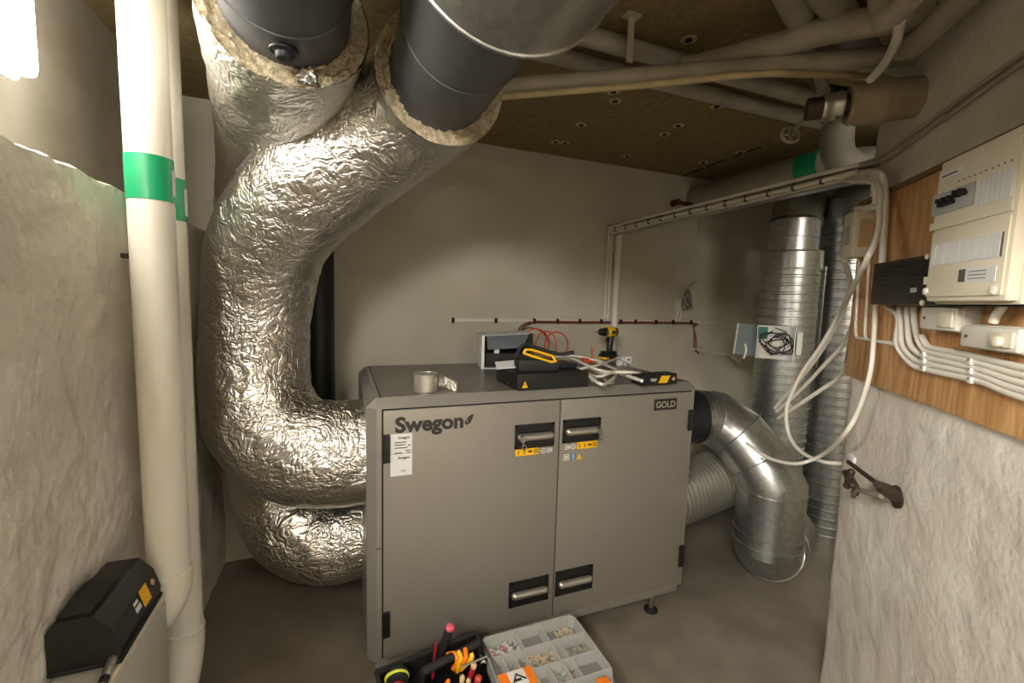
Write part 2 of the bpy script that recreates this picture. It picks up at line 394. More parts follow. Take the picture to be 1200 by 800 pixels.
for (x0, x1) in ((0, XG-.003), (XG+.003, 1.5)):
    doors.append(part('door', MB().box((x0, -.016, .15), (x1, -.002, 1.17), .002), 'unit_paint', ahu, smooth=30))
DF = -.016
def handle(d, u, v, wpx, hpx, key=None, lug=False):
    c = PY(u, v, DF); sc = .0; a = PY(u-wpx/2, v, DF); b_ = PY(u+wpx/2, v, DF); hw = (b_.x-a.x)/2
    t_ = PY(u, v-hpx/2, DF).z-PY(u, v+hpx/2, DF).z; hh = t_/2
    x, z = c.x, c.z
    rec = MB()
    for (p0, p1) in (((x-hw, DF-.006, z-hh), (x-hw+.014, DF, z+hh)), ((x+hw-.014, DF-.006, z-hh), (x+hw, DF, z+hh)), ((x-hw, DF-.006, z+hh-.014), (x+hw, DF, z+hh)), ((x-hw, DF-.006, z-hh), (x+hw, DF, z-hh+.014))):
        rec.box(p0, p1, .002)
    rec.box((x-hw+.01, DF-.0015, z-hh+.01), (x+hw-.01, DF, z+hh-.01))
    rc = part('handle_recess', rec, 'black_plastic', d)
    part('handle_bar', MB().tube([(x-hw*.74, DF-.016, z), (x+hw*.74, DF-.016, z)], .0165, 14).ball((x-hw*.74, DF-.016, z), .0165, 12).ball((x+hw*.74, DF-.016, z), .0165, 12), 'silver', d)
    if key is not None:
        kx = x+hw*.74*key
        part('lock', MB().cyl((kx, DF-.04, z), (kx, DF-.01, z), .014, 18), 'steel', d)
        part('key', MB().box((kx-.004, DF-.043, z-.028), (kx+.004, DF-.04, z+.005), .001).torus((kx+.004, DF-.043, z-.034), (0, 1, 0), .009, .0025, 16, 6), 'steel', d)
handle(doors[0], 626.5, 510, 46, 28, -1); handle(doors[1], 681.5, 503.5, 44, 27, 1)
handle(doors[0], 619.5, 692, 46, 29); handle(doors[1], 672.5, 679, 43, 28)
for (u, v, h) in ((454.5, 525, 33), (451.5, 731, 29), (806, 492, 24), (795, 651, 24)):
    c = PY(u, v, DF); z0 = PY(u, v+h/2, DF).z; z1 = PY(u, v-h/2, DF).z; x = .013 if u < 600 else 1.489
    part('hinge', MB().box((x-.011, DF-.012, z0), (x+.011, DF, z1), .003).cyl((x-.011 if x < 1 else x+.011, DF-.008, z0), (x-.011 if x < 1 else x+.011, DF-.008, z1), .006, 10), 'black_plastic', ahu)
# lettering on the doors
a = PY(463, 507, DF); b_ = PY(543, 498, DF)
lt = text('Swegon', (a.x, DF-.0008, 1.084), (1, 0, 0), (0, 0, 1), height=.060, width=b_.x-a.x, bold=.04)
part('brand_lettering', lt, 'logo_black', doors[0], smooth=0, label='dark Swegon lettering')
c = PY(550, 491, DF); lf = []
for i in range(24):
    t_ = 2*math.pi*i/24; r_ = .026; px = r_*math.cos(t_); pz = .011*math.sin(t_)*(1-.35*math.cos(t_)); an = math.radians(52)
    lf.append((c.x+px*math.cos(an)-pz*math.sin(an), DF-.0008, c.z+px*math.sin(an)+pz*math.cos(an)))
part('leaf_emblem', MB().add(lf, [tuple(range(24))]), 'logo_black', doors[0], smooth=0)
an = math.radians(52)
part('leaf_vein', MB().box((c.x-.016*math.cos(an)-.002, DF-.0014, c.z-.016*math.sin(an)), (c.x-.016*math.cos(an)+.002, DF-.0009, c.z+.012)), 'unit_paint', doors[0], smooth=0)
a = PY(766, 481, DF); b_ = PY(793, 466, DF)
bd = part('badge', MB().box((a.x, DF-.003, a.z), (b_.x, DF, b_.z), .001), 'logo_black', doors[1])
part('badge_lettering', text('GOLD', (a.x+.009, DF-.0042, a.z+(b_.z-a.z)*.24), (1, 0, 0), (0, 0, 1), height=(b_.z-a.z)*.56, width=(b_.x-a.x)-.018, bold=.03), 'silver', bd, smooth=0)
# type labels
for k, (v0, v1) in enumerate(((508, 531), (531.5, 557))):
    x0, x1, z0, z1 = PY(457.5, v0, DF).x, PY(483, v0, DF).x, PY(470, v1, DF).z, PY(470, v0, DF).z
    s_ = part('type_label', MB().box((x0, DF-.0012, z0), (x1, DF, z1)), 'label_white', doors[0], smooth=0, label='white printed type label')
    part('print', text('Swegon', (x0+.028, DF-.0022, z1-.020), (1, 0, 0), (0, 0, 1), width=.045, bold=.03), 'logo_black', s_, smooth=0)
    ln = MB()
    if k == 0:
        for (dx, dz, ww) in ((.015, .036, .045), (.015, .046, .04), (.015, .058, .05), (.015, .078, .03), (.066, .05, .012), (.056, .070, .022), (.062, .079, .016)): ln.box((x0+dx, DF-.0018, z1-dz), (x0+dx+ww, DF-.0012, z1-dz+.004))
    else:
        ln.box((x0+.04, DF-.0018, z0+.018), (x0+.06, DF-.0012, z0+.021)).box((x0+.07, DF-.0018, z0+.01), (x1-.012, DF-.0012, z0+.013))
    part('print', ln, 'print_grey', s_, smooth=0)
# yellow warning strips and pictograms
def strip(d, u0, v0, u1, v1, n):
    a = PY(u0, (v0+v1)/2, DF); b_ = PY(u1, (v0+v1)/2-1, DF); zc = (a.z+b_.z)/2; h = .016
    s_ = part('warning_strip', MB().box((a.x, DF-.0012, zc-h), (b_.x, DF, zc+h)), 'yellow', d, smooth=0)
    wd = (b_.x-a.x)/4; mk = MB()
    for i in range(4):
        x = a.x+wd*(i+.5)
        if i < 2: mk.box((x-.002, DF-.002, zc-.004), (x+.002, DF-.0012, zc+.008)).box((x-.002, DF-.002, zc-.009), (x+.002, DF-.0012, zc-.006))
        elif i == 2: mk.box((x-.008, DF-.002, zc-.004), (x+.01, DF-.0012, zc+.004))
        else:
            for aa in range(4):
                t_ = math.radians(45+90*aa); mk.add([(x, DF-.002, zc), (x+.012*math.cos(t_-.35), DF-.002, zc+.012*math.sin(t_-.35)), (x+.012*math.cos(t_+.35), DF-.002, zc+.012*math.sin(t_+.35))], [(0, 1, 2)])
    part('print', mk, 'logo_black', s_, smooth=0)
strip(doors[0], 604, 525.5, 631, 533.5, 4); strip(doors[1], 676, 517.5, 699.5, 525.5, 4)
def picto(d, u, v, kind, m='label_white'):
    c = PY(u, v, DF); mk = MB(); e_ = DF-.001
    if kind == 'ring':
        mk.torus((c.x, e_, c.z), (0, 1, 0), .011, .002, 18, 4).box((c.x-.003, e_-.0003, c.z-.003), (c.x+.003, e_, c.z+.003))
    elif kind == 'arrow':
        for s_ in (-1, 0, 1): mk.box((c.x-.012, e_-.0003, c.z+s_*.008-.002), (c.x+.008, e_, c.z+s_*.008+.002))
        mk.add([(c.x+.008, e_, c.z-.01), (c.x+.018, e_, c.z), (c.x+.008, e_, c.z+.01)], [(0, 1, 2)])
    elif kind == 'square':
        for s_ in (-1, 1): mk.box((c.x+s_*.012-.002, e_-.0003, c.z-.014), (c.x+s_*.012+.002, e_, c.z+.014)).box((c.x-.012, e_-.0003, c.z+s_*.012-.002), (c.x+.012, e_, c.z+s_*.012+.002))
        mk.box((c.x-.006, e_-.0003, c.z-.006), (c.x+.006, e_, c.z+.006))
    elif kind == 'bang':
        mk.box((c.x-.003, e_-.0006, c.z-.004), (c.x+.003, e_-.0003, c.z+.011)).box((c.x-.003, e_-.0006, c.z-.012), (c.x+.003, e_-.0003, c.z-.007))
    elif kind == 'tri':
        mk.add([(c.x-.016, e_, c.z-.013), (c.x+.016, e_, c.z-.013), (c.x, e_, c.z+.014)], [(0, 1, 2)])
    elif kind == 'tile': mk.box((c.x-.01, e_, c.z-.014), (c.x+.01, e_+.0006, c.z+.014))
    part('pictogram', mk, m, d, smooth=0)
picto(doors[0], 636.5, 528, 'ring'); picto(doors[0], 643.5, 527, 'arrow'); picto(doors[1], 664.5, 524, 'arrow'); picto(doors[1], 671.5, 523, 'ring')
picto(doors[1], 663.5, 535.5, 'square'); picto(doors[1], 671.5, 535, 'tile', 'blue_print'); picto(doors[1], 671.5, 535, 'bang'); picto(doors[1], 678.5, 534.5, 'tri', 'yellow')
# base frame and feet
part('base_rail', MB().box((AX0+.03, .0, .095), (AX1-.06, .045, AZ0), .004), 'unit_edge', ahu)
part('base_rail', MB().box((AX0+.03, AY1-.05, .095), (AX1-.06, AY1, AZ0), .004), 'unit_edge', ahu)
for x in (.1, 1.36):
    for y in (.03, .82):
        ft = part('foot', MB().cyl((x, y, .012), (x, y, .1), .014, 14).box((x-.045, y-.02, .088), (x+.045, y+.02, .098)), 'steel', ahu)
        part('foot_pad', MB().lathe((x, y, 0), (0, 0, 1), [(0, .036), (.008, .036), (.014, .024), (.02, .016)], 20), 'rubber', ft)

# ================================================================== foil-wrapped ducts on the left
def foil_fn(seed, amp=1.0):
    s = Vector((seed*3.1, seed*1.7, seed*5.3))
    def fn(i, t, p, r):
        q = p+s
        a = noise.noise(q*3.2)*.010
        wv = q+Vector((noise.noise(q*6), noise.noise(q*6+Vector((9, 0, 0))), noise.noise(q*6+Vector((0, 9, 0)))))*.05
        b1 = .5-abs(noise.noise(wv*13)); b2 = .5-abs(noise.noise(wv*29+s))
        return r+amp*(a+(max(0, b1)*.009-.003)+(max(0, b2)*.003-.001))
    return fn
def ring_at(P, T, ri, ro, n=160, jit=.013, thick=.01, seed=0):
    T = T.normalized(); ref = Vector((0, 0, 1)); N = (ref-T*ref.dot(T)).normalized(); B = T.cross(N); vs = []; rows = 10
    for k in range(rows):
        for j in range(n):
            t = 2*math.pi*j/n; q = N*math.cos(t)+B*math.sin(t); r_ = ri+(ro-ri)*k/(rows-1)
            vs.append(P+q*r_+T*(noise.noise(Vector((q.x*9+seed, q.y*9, k*1.7)))*jit+noise.noise(Vector((q.x*45+seed, q.z*45+q.y*45, k*3.1)))*jit*.8))
    mb = MB(); mb.add(vs, [(k*n+j, k*n+(j+1) % n, (k+1)*n+(j+1) % n, (k+1)*n+j) for k in range(rows-1) for j in range(n)]); return mb
ST = .011
pathA = [(-.045, .28, .925), (-.2, .285, .925), (-.34, .32, .955), (-.45, .38, 1.06), (-.488, .42, 1.22), (-.485, .43, 1.4), (-.462, .41, 1.6), (-.42, .34, 1.78), (-.33, .235, 1.925), (-.2, .14, 2.045), (-.04, .03, 2.165), (.08, -.09, 2.245), (.138, -.19, 2.278), (.154, -.287, 2.286)]
radA = [.228, .228, .226, .222, .212, .208, .208, .212, .212, .21, .207, .205, .205, .205]
dA = thing('foil_duct', 'foil-wrapped duct nearest the viewer, joining the upper left side of the unit', 'duct', (-.485, .42, .7))
part('foil_jacket', MB().tube(smooth_path(pathA, ST), lerp_list(radA, pathA, ST), 120, False, foil_fn(1)), 'foil', dA, smooth=80)
endA = Vector(pathA[-1]); tA = Vector((-.02, -1, -.035)).normalized()
part('wool_end', ring_at(endA, Vector((.12, -.99, .05)), .155, .205, seed=2), 'wool', dA, smooth=80, label='cut edge of beige mineral wool')
pA = [endA-tA*.25, endA, endA+tA*.27, endA+tA*.46]
part('pipe', MB().tube([endA+Vector((-.06, .12, -.04)), endA, endA+tA*.12, endA+tA*3.4], .156, 56, False), 'charcoal_pipe', dA, label='bare charcoal duct pipe')
part('pipe_joint', MB().lathe(endA+tA*.30, tA, [(0, .156), (.0, .158), (.004, .159), (.006, .156)], 56), 'charcoal_pipe', dA)
cp = part('coupling', MB().tube([endA+tA*.645, endA+tA*3.4], .215, 56, False), 'galvanised', dA, label='wider galvanised duct sleeve')
part('coupling_rim', MB().torus(endA+tA*.645, tA, .215, .005, 56, 8).add([], []), 'galvanised', cp)
mb = MB(); T0 = endA+tA*.645; N_ = Vector((0, 0, 1)); N_ = (N_-tA*N_.dot(tA)).normalized(); B_ = tA.cross(N_)
vs = [T0+(N_*math.cos(2*math.pi*j/56)+B_*math.sin(2*math.pi*j/56))*r_ for r_ in (.155, .216) for j in range(56)]
part('coupling_face', mb.add(vs, [(j, (j+1) % 56, 56+(j+1) % 56, 56+j) for j in range(56)]), 'galvanised', cp)

pathB = [(-.045, .56, .40), (-.22, .565, .40), (-.36, .6, .46), (-.45, .69, .62), (-.485, .8, .85), (-.5, .86, 1.15), (-.5, .87, 1.5), (-.5, .86, 1.8), (-.485, .76, 2.0), (-.43, .56, 2.14), (-.36, .2, 2.26), (-.273, -.341, 2.351)]
radB = [.212, .212, .212, .21, .206, .2, .2, .205, .208, .208, .205, .208]
dB = thing('foil_duct', 'foil-wrapped duct further back, joining the lower left side of the unit', 'duct', (-.5, .8, .2))
part('foil_jacket', MB().tube(smooth_path(pathB, ST), lerp_list(radB, pathB, ST), 120, False, foil_fn(2)), 'foil', dB, smooth=80)
endB = Vector(pathB[-1]); tB = Vector((.04, -1, .0)).normalized()
part('wool_end', ring_at(endB, endB-Vector(pathB[-2]), .155, .208, seed=5), 'wool', dB, smooth=80, label='cut edge of beige mineral wool')
part('pipe', MB().tube([endB-(endB-Vector(pathB[-2])).normalized()*.2, endB, endB+tB*.12, endB+tB*3.4], .156, 56, False), 'charcoal_pipe', dB, label='bare charcoal duct pipe')
part('pipe_joint', MB().lathe(endB+tB*.17, tB, [(0, .156), (.0, .158), (.004, .159), (.006, .156)], 56), 'charcoal_pipe', dB)
# measuring plug on the underside of that pipe, and a torn foil flap at the cut
d_ = ray(333, 58).normalized(); q = CAM+d_*1.15
best = None
for i in range(400):
    q = CAM+d_*(.6+i*.003); ax = endB+tB*((q-endB).dot(tB)); rr = (q-ax).length
    if rr <= .157: best = (q, (q-ax).normalized()); break
if best:
    q, nn = best
    pl = part('test_plug', MB().lathe(q-nn*.01, nn, [(0, .03), (.013, .03), (.016, .027), (.02, .02), (.03, .019), (.033, .016)], 24), 'dark_duct', dB)
    part('plug_rim', MB().torus(q+nn*.004, nn, .03, .004, 28, 8), 'black_plastic', pl)
for (dd, end, tt, uu) in ((dB, endB, tB, (362, 92)),):
    d_ = ray(*uu).normalized(); t0 = (end-CAM).dot(endB-Vector(pathB[-2]))/d_.dot(endB-Vector(pathB[-2])); c = CAM+d_*t0
    fm = MB(); vs = []
    for i in range(7):
        for j in range(5):
            p = c+Vector((.009*(i-3), -.008, .010*(j-2)))+Vector((noise.noise(Vector((i*.9, j*.8, 1))), noise.noise(Vector((i*.7, j, 5)))-.3, noise.noise(Vector((i, j*.6, 9)))))*.014
            vs.append(p)
    fm.add(vs, [(i*5+j, (i+1)*5+j, (i+1)*5+j+1, i*5+j+1) for i in range(6) for j in range(4)])
    part('torn_foil', fm, 'foil', dd, smooth=20)
# dark vertical duct against the back wall, seen between the foil duct and the wall paint
single('dark_riser', MB().tube([(-.27, 1.1, 0), (-.27, 1.1, 1.95)], .085, 32), 'dark_duct', 'dark vertical pipe on the back wall behind the foil duct', 'pipe')

# ================================================================== white pipes with green bands on the left
def white_pipe(x, y, r, label, bz, bh, elbow, ez):
    t = thing('white_pipe', label, 'pipe', (x, y, 0), 'white drain pipes with green bands')
    part('pipe', MB().tube([(x, y, ez), (x, y, CEIL)], r, 36), 'pvc_white', t)
    part('elbow', MB().tube(smooth_path([(x, y, ez+.06), (x, y, ez), (x+elbow[0]*.3, y+elbow[1]*.3, ez-.07), (x+elbow[0], y+elbow[1], ez-.12), (x+elbow[0]*1.9, y+elbow[1]*1.9, ez-.135)], .02), r*1.05, 30), 'pvc_white', t)
    part('socket_rim', MB().torus((x, y, ez+.05), (0, 0, 1), r*1.02, r*.08, 32, 8), 'pvc_white', t)
    bnd = part('green_band', MB().tube([(x, y, bz), (x, y, bz+bh)], r+.0016, 36, False), 'green_tape', t, label='green marking tape')
    # white sticker on the band, wrapped over the side that faces right
    mb = MB(); vs = []
    for z in (bz+.02, bz+bh-.03):
        for i in range(6):
            a = math.radians(-14+5.5*i); vs.append((x+(r+.0028)*math.cos(a), y+(r+.0028)*math.sin(a), z))
    part('sticker', mb.add(vs, [(i, i+1, 7+i, 6+i) for i in range(5)]), 'label_white', bnd)
    return t
white_pipe(-.665, -.09, .0565, 'thick white pipe with green band, in front beside the left wall', 1.862, .125, (-.09, .0), .66)
white_pipe(-.70, .145, .0565, 'white pipe with green band standing behind the first one', 1.84, .14, (.0, -.13), .30)
# wall clip on the plaster beside the pipe
c = PX(147, 297, XL+.01)
single('pipe_clip', MB().box((XL-.01, c.y-.012, c.z-.015), (XL+.06, c.y+.012, c.z+.0)).cyl((XL, c.y, c.z-.006), (XL+.065, c.y, c.z-.006), .005, 8), 'iron', 'small dark metal pipe clip in the left wall', 'clip')

# ================================================================== white wall convector with a charger and a pen on it, lower left
cv = thing('convector', 'white steel wall convector under the black charger', 'heater', (-.72, -.4, .2))
FX = -.648; TZ = .70; FY = -.178
part('casing', MB().box((XL+.012, -.95, .12), (FX-.014, FY, TZ-.012), .006), 'radiator_white', cv)
part('front_panel', MB().box((FX-.014, -.95, .10), (FX, FY, TZ-.03), .005), 'radiator_white', cv)
part('front_rim', MB().box((FX-.014, -.95, TZ-.026), (FX-.001, FY, TZ), .004), 'box_cream', cv)
part('top_grille', MB().box((XL+.012, -.95, TZ-.014), (FX-.016, -.50, TZ-.004), .003), 'radiator_white', cv)
for i in range(6): part('grille_slot', MB().box((XL+.03, -.90+.06*i, TZ-.0045), (FX-.03, -.885+.06*i, TZ-.003)), 'gap_black', cv, smooth=0)
part('top_lip', MB().tube([(XL+.012, -.435, TZ+.0), (FX-.05, -.425, TZ+.0)], .005, 10), 'box_cream', cv)
ch = thing('battery_charger', 'black battery charger with a yellow label on the white convector', 'charger', (-.735, -.28, TZ))
q = MB()
prof = [(-.79, .0), (-.655, .0), (-.652, .035), (-.668, .09), (-.70, .13), (-.775, .13), (-.79, .105)]
q.prism([(x, -.455, TZ+z) for x, z in prof], (0, .255, 0))
bmx = bmesh.new()
part('body', q, 'black_plastic', ch, smooth=0)
part('base_edge', MB().box((-.79, -.46, TZ), (-.65, -.195, TZ+.012), .004), 'rubber', ch)
def charger_face(y, f):   # point on the sloped front face
    a = Vector((-.652, y, TZ+.035)); b_ = Vector((-.668, y, TZ+.09)); n_ = Vector((.055, 0, .016)).normalized(); return a.lerp(b_, f)+n_*.0012
def face_quad(y0, y1, f0, f1): return MB().add([charger_face(y0, f0), charger_face(y1, f0), charger_face(y1, f1), charger_face(y0, f1)], [(0, 1, 2, 3)])
part('yellow_label', face_quad(-.31, -.265, .1, .95), 'yellow_tool', ch, smooth=0)
part('print', face_quad(-.35, -.32, .3, .55), 'label_white', ch, smooth=0)
part('print', face_quad(-.35, -.325, .65, .8), 'label_white', ch, smooth=0)
q = charger_face(-.235, .6); part('indicator', MB().lathe(q, Vector((.045, 0, .016)), [(0, .009), (.002, .009), (.003, .006)], 16), 'box_yellowed', ch)
part('battery_slot', MB().box((-.775, -.44, TZ+.13), (-.71, -.30, TZ+.138), .003), 'rubber', ch)
a = Vector((-.652, -.57, TZ+.015)); b_ = Vector((-.672, -.435, TZ+.014))
mk = thing('marker_pen', 'silver marker pen with black cap lying on the convector edge', 'pen', a)
part('barrel', MB().tube([a, b_], .0095, 16), 'silver', mk); dr = (b_-a).normalized()
part('cap', MB().tube([a-dr*.05, a], .0115, 16), 'black_plastic', mk); part('band', MB().tube([a+dr*.03, a+dr*.055], .0099, 16), 'black_plastic', mk)

# ================================================================== back wall services
YW = YB-.002
rail_z = 1.457
rl_ = thing('cable_rail', 'thin pale cable rail running along the back wall', 'rail', (1.75, YB, rail_z-.02))
part('strip', MB().box((.534, YB-.012, rail_z-.012), (2.96, YB, rail_z+.012), .002), 'box_white', rl_)
for u in (530, 580, 625, 652, 678, 703, 726, 743, 767, 787, 808): 
    x = PY(u, 376, YB).x; part('clip', MB().box((x-.008, YB-.03, rail_z-.019), (x+.008, YB-.008, rail_z+.016), .002), 'rubber', rl_)
x0 = PY(627, 376, YB).x; x1 = PY(806, 376, YB).x
for k, dz in enumerate((-.004, -.012)):
    single('brown_cable', MB().tube(smooth_path([(x0, YB-.018, rail_z+dz), (1.5, YB-.019, rail_z+dz-.001), (x1, YB-.018, rail_z+dz), (x1+.05, YB-.016, rail_z+dz-.03), (x1+.07+.02*k, YB-.014, rail_z+dz-.13), (x1+.075+.02*k, YB-.014, rail_z-.22), (x1+.13, YB-.014, rail_z-.27)], .02), .0055, 8), 'copper_cable', ('upper' if k == 0 else 'lower')+' reddish brown cable clipped along the wall rail', 'cable', 'brown cables on the wall rail')
a = PY(808, 408, YB); pts = [a+Vector((0, -.014, 0)), PY(820, 410, YB-.014), PY(840, 415, YB-.014), PY(852, 415, YB-.05), PY(860, 420, YB-.2), PY(866, 424, .75), PY(869, 418, .62), PY(871, 405, .55)]
single('control_cable', MB().tube(smooth_path(pts, .03), .007, 8), 'cable_white', 'white control cable running from the rail to the open damper box', 'cable')
# white conduits dropping from the tray
single('conduit', MB().tube([(1.822, YB-.03, 1.0), (1.822, YB-.03, 2.13)], .026, 20), 'pvc_white', 'thick white conduit dropping down the back wall behind the drill', 'conduit')
for k, x in enumerate((1.745, 1.772)):
    single('wall_cable', MB().tube(smooth_path([(x+.0, YB-.012, 1.475), (x, YB-.012, 1.55), (x, YB-.012, 2.10), (x+.004, YB-.018, 2.145), (x+.006, YB-.06, 2.165), (x+.006, YB-.2, 2.166)], .03), .010, 10), 'cable_white', ('left' if k == 0 else 'right')+'-hand thin white cable dropping beside the thick conduit', 'cable', 'thin white cables on the back wall')
# coil of wires at a small wall box
cj = PY(795, 356, YB); wb = thing('wall_socket_box', 'small white wall box with a coil of loose grey wire', 'box', (cj.x, YB, cj.z-.06))
part('box', MB().box((cj.x-.045, YB-.03, cj.z-.07), (cj.x+.01, YB, cj.z+.03), .004), 'box_white', wb)
for k in range(5):
    c_ = Vector((cj.x+.03+.004*k, YB-.04-.008*k, cj.z+.02+.006*k)); pts = []
    for i in range(15):
        t_ = 2*math.pi*i/14; pts.append(c_+Vector((.026*math.cos(t_+k*.4)*(1+.12*k), .012*math.sin(t_*2+k), .07*math.sin(t_+k*.15))))
    part('wire', MB().tube(smooth_path(pts, .02), .0035, 6), 'cable_grey' if k % 2 else 'print_grey', wb)
part('wire', MB().tube(smooth_path([(cj.x+.03, YB-.04, cj.z+.08), (cj.x+.06, YB-.05, cj.z+.14), (cj.x+.13, YB-.05, cj.z+.19)], .02), .006, 8), 'cable_grey', wb)
for k in (-.018, .018): part('cable_entry', MB().tube(smooth_path([(cj.x+k, YB-.015, cj.z-.06), (cj.x+k, YB-.014, cj.z-.10), (cj.x+k-.02, YB-.012, rail_z+.006)], .02), .008, 8), 'cable_white', wb)
# rusty pipe stubs high on the wall
for k, ((u0, v0), (u1, v1)) in enumerate((((792, 237), (834, 239)), ((815, 226), (850, 231)))):
    a = PY(u0, v0, YB-.05); b_ = PY(u1, v1, YB-.05); b_.z = a.z
    st_ = thing('pipe_stub', ('lower' if k == 0 else 'upper')+' rusty iron pipe stub high on the back wall', 'pipe', (a.x, YB, a.z), 'rusty pipe stubs')
    part('stub', MB().tube([a, b_], .016, 14), 'rust', st_); part('flange', MB().tube([a+Vector((.01, .05, 0)), a+Vector((.01, -.02, 0))], .026, 14), 'rust', st_); part('bracket', MB().box((b_.x-.1, YB-.06, a.z-.012), (b_.x-.08, YB, a.z+.012)), 'rust', st_)
for (u0, v0, u1, v1) in ((545, 236, 586, 243), (668, 243, 710, 250)):
    pass

# ================================================================== cable tray crossing the room
TX = 1.752; TZZ = 2.165; TY0 = -.60
tr = thing('cable_tray', 'narrow galvanised cable tray crossing above the spiral duct', 'cable tray', (TX, .3, 2.1))
part('profile', MB().box((TX-.004, TY0, TZZ-.055), (TX+.05, YB, TZZ-.051)).box((TX+.046, TY0, TZZ-.055), (TX+.05, YB, TZZ+.0)), 'galvanised', tr, smooth=0)
part('upper_channel', MB().box((TX-.012, TY0, TZZ-.004), (TX+.046, YB-.0, TZZ+.012), .003), 'pvc_white', tr)
for i in range(13):
    y = 1.1-.125*i; part('cable_tie', MB().box((TX-.018, y-.004, TZZ-.04), (TX+.0, y+.004, TZZ-.008), .001), 'print_grey', tr)
for k in range(3):
    x = TX-.006+.017*k; z = TZZ-.022-.010*(k % 2)-.006*k
    single('tray_cable', MB().tube(smooth_path([(x, YB-.02, z), (x, .8, z-.003), (x, .3, z), (x, -.2, z-.004), (x, TY0+.06, z)], .06), .011, 10), 'cable_white', ['outermost', 'middle', 'innermost'][k]+' white cable tied along the crossing tray', 'cable', 'cables on the crossing tray')

# ================================================================== ducts on the right of the unit
def spiral_ridges(p0, p1, r, pitch, h=.006, n=40):
    p0 = Vector(p0); p1 = Vector(p1); Lg = (p1-p0).length; k = int(Lg/pitch); d = (p1-p0)/Lg; prof = []
    for i in range(k):
        s = i*pitch; prof += [(s, r), (s+pitch*.62, r), (s+pitch*.72, r+h), (s+pitch*.88, r+h), (s+pitch*.97, r)]
    prof.append((Lg, r)); return MB().lathe(p0, d, prof, n)
# upper: spigot, collar and a segmented elbow that drops in front of the spiral duct
el = thing('elbow_duct', 'smooth galvanised duct bending down to the floor beside the unit', 'duct', (2.08, 0, 0))
ea = [Vector(p) for p in ((1.56, .30, .935), (1.80, .30, .935), (1.905, .275, .925), (2.01, .185, .855), (2.065, .07, .73), (2.085, -.03, .60))]
part('spigot', MB().tube([(1.545, .30, .935), (1.83, .30, .935)], .148, 44), 'dark_duct', el)
cl = part('collar', MB().tube([(1.83, .30, .935), (1.905, .29, .933)], .157, 44), 'steel', el, label='pale taped collar')
segs = [(1.86, .298, .934), (1.96, .27, .922), (2.045, .175, .845), (2.10, .055, .71), (2.112, -.02, .60), (2.112, -.02, .56)]
rad = [.157, .162, .168, .171, .172, .172]
part('elbow', MB().tube(segs, rad, 48, False), 'galvanised', el, smooth=25)
def rim(p, t, r, par, mt='galvanised', rr=.0045): part('rim', MB().torus(p, t, r, rr, 48, 8), mt, par)
rim(segs[0], (1, -.1, 0), .157, el); rim((1.93, .279, .926), (.1, -.03, -.02), .162, el)
for i in (2, 3): rim(segs[i], Vector(segs[i+1])-Vector(segs[i-1]), rad[i]+.006, el, rr=.0035)
VX, VY = 2.112, -.02
part('vertical_duct', MB().lathe((VX, VY, .585), (0, 0, -1), [(0, .172), (.0, .178), (.006, .178), (.008, .173), (.11, .173), (.112, .178), (.118, .178), (.12, .1735), (.24, .1735), (.242, .179), (.248, .179), (.25, .174), (.30, .174), (.302, .182), (.31, .182), (.312, .174)], 52), 'galvanised', el, smooth=25)
low = [(VX, VY, .33), (VX, VY, .275), (VX+.02, VY+.01, .235), (VX+.09, VY+.045, .19), (VX+.19, VY+.09, .178), (VX+.42, VY+.2, .178)]
part('bottom_elbow', MB().tube(low, [.172, .172, .173, .173, .172, .172], 48, False), 'galvanised', el, smooth=25)
rim((VX+.05, VY+.025, .212), (.07, .035, -.05), .176, el); rim((VX+.2, VY+.095, .178), (.2, .1, 0), .176, el)
# lower: ribbed semi-flexible duct towards the spiral riser
fx = thing('ribbed_duct', 'shiny ribbed aluminium duct from the lower right of the unit', 'duct', (2.0, .4, .2))
f0 = Vector((1.545, .33, .42)); f1 = Vector((2.62, .50, .47))
part('ribbed_tube', spiral_ridges(f0, f1, .176, .036, .012, 48), 'silver', fx, smooth=25)
part('end_collar', MB().tube([f0-Vector((.0, 0, 0)), f0+(f1-f0).normalized()*.06], .19, 44), 'galvanised', fx)
# spiral riser with sleeve, narrower top and the damper box
SX, SY = 2.70, .42
sp = thing('spiral_duct', 'tall galvanised spiral duct standing behind the elbow, with an open damper box', 'duct', (SX, SY, 0))
part('spiral', spiral_ridges((SX, SY, .28), (SX, SY, 1.86), .172, .055, .005, 52), 'galvanised', sp, smooth=25)
part('sleeve', MB().lathe((SX, SY, 1.85), (0, 0, 1), [(0, .172), (.0, .182), (.012, .184), (.014, .18), (.115, .18), (.117, .184), (.125, .182), (.127, .15)], 52), 'galvanised', sp, smooth=25)
part('neck', MB().lathe((SX, SY, 1.97), (0, 0, 1), [(0, .15), (.09, .15), (.092, .154), (.098, .154), (.1, .15), (.2, .15), (.202, .155), (.21, .155), (.212, .15)], 48), 'galvanised', sp, smooth=25)
top = [(SX, SY, 2.17), (SX+.012, SY+.006, 2.22), (SX+.06, SY+.03, 2.28), (SX+.16, SY+.08, 2.31), (SX+.45, SY+.22, 2.31)]
part('top_elbow', MB().tube(top, .15, 44, False), 'galvanised', sp, smooth=25)
part('bracket_strip', MB().box((SX+.135, SY-.14, 1.2), (SX+.15, SY-.115, 1.88)), 'steel', sp, smooth=0)
bot = [(SX, SY, .32), (SX-.02, SY, .26), (SX-.02, SY+.05, .22)]
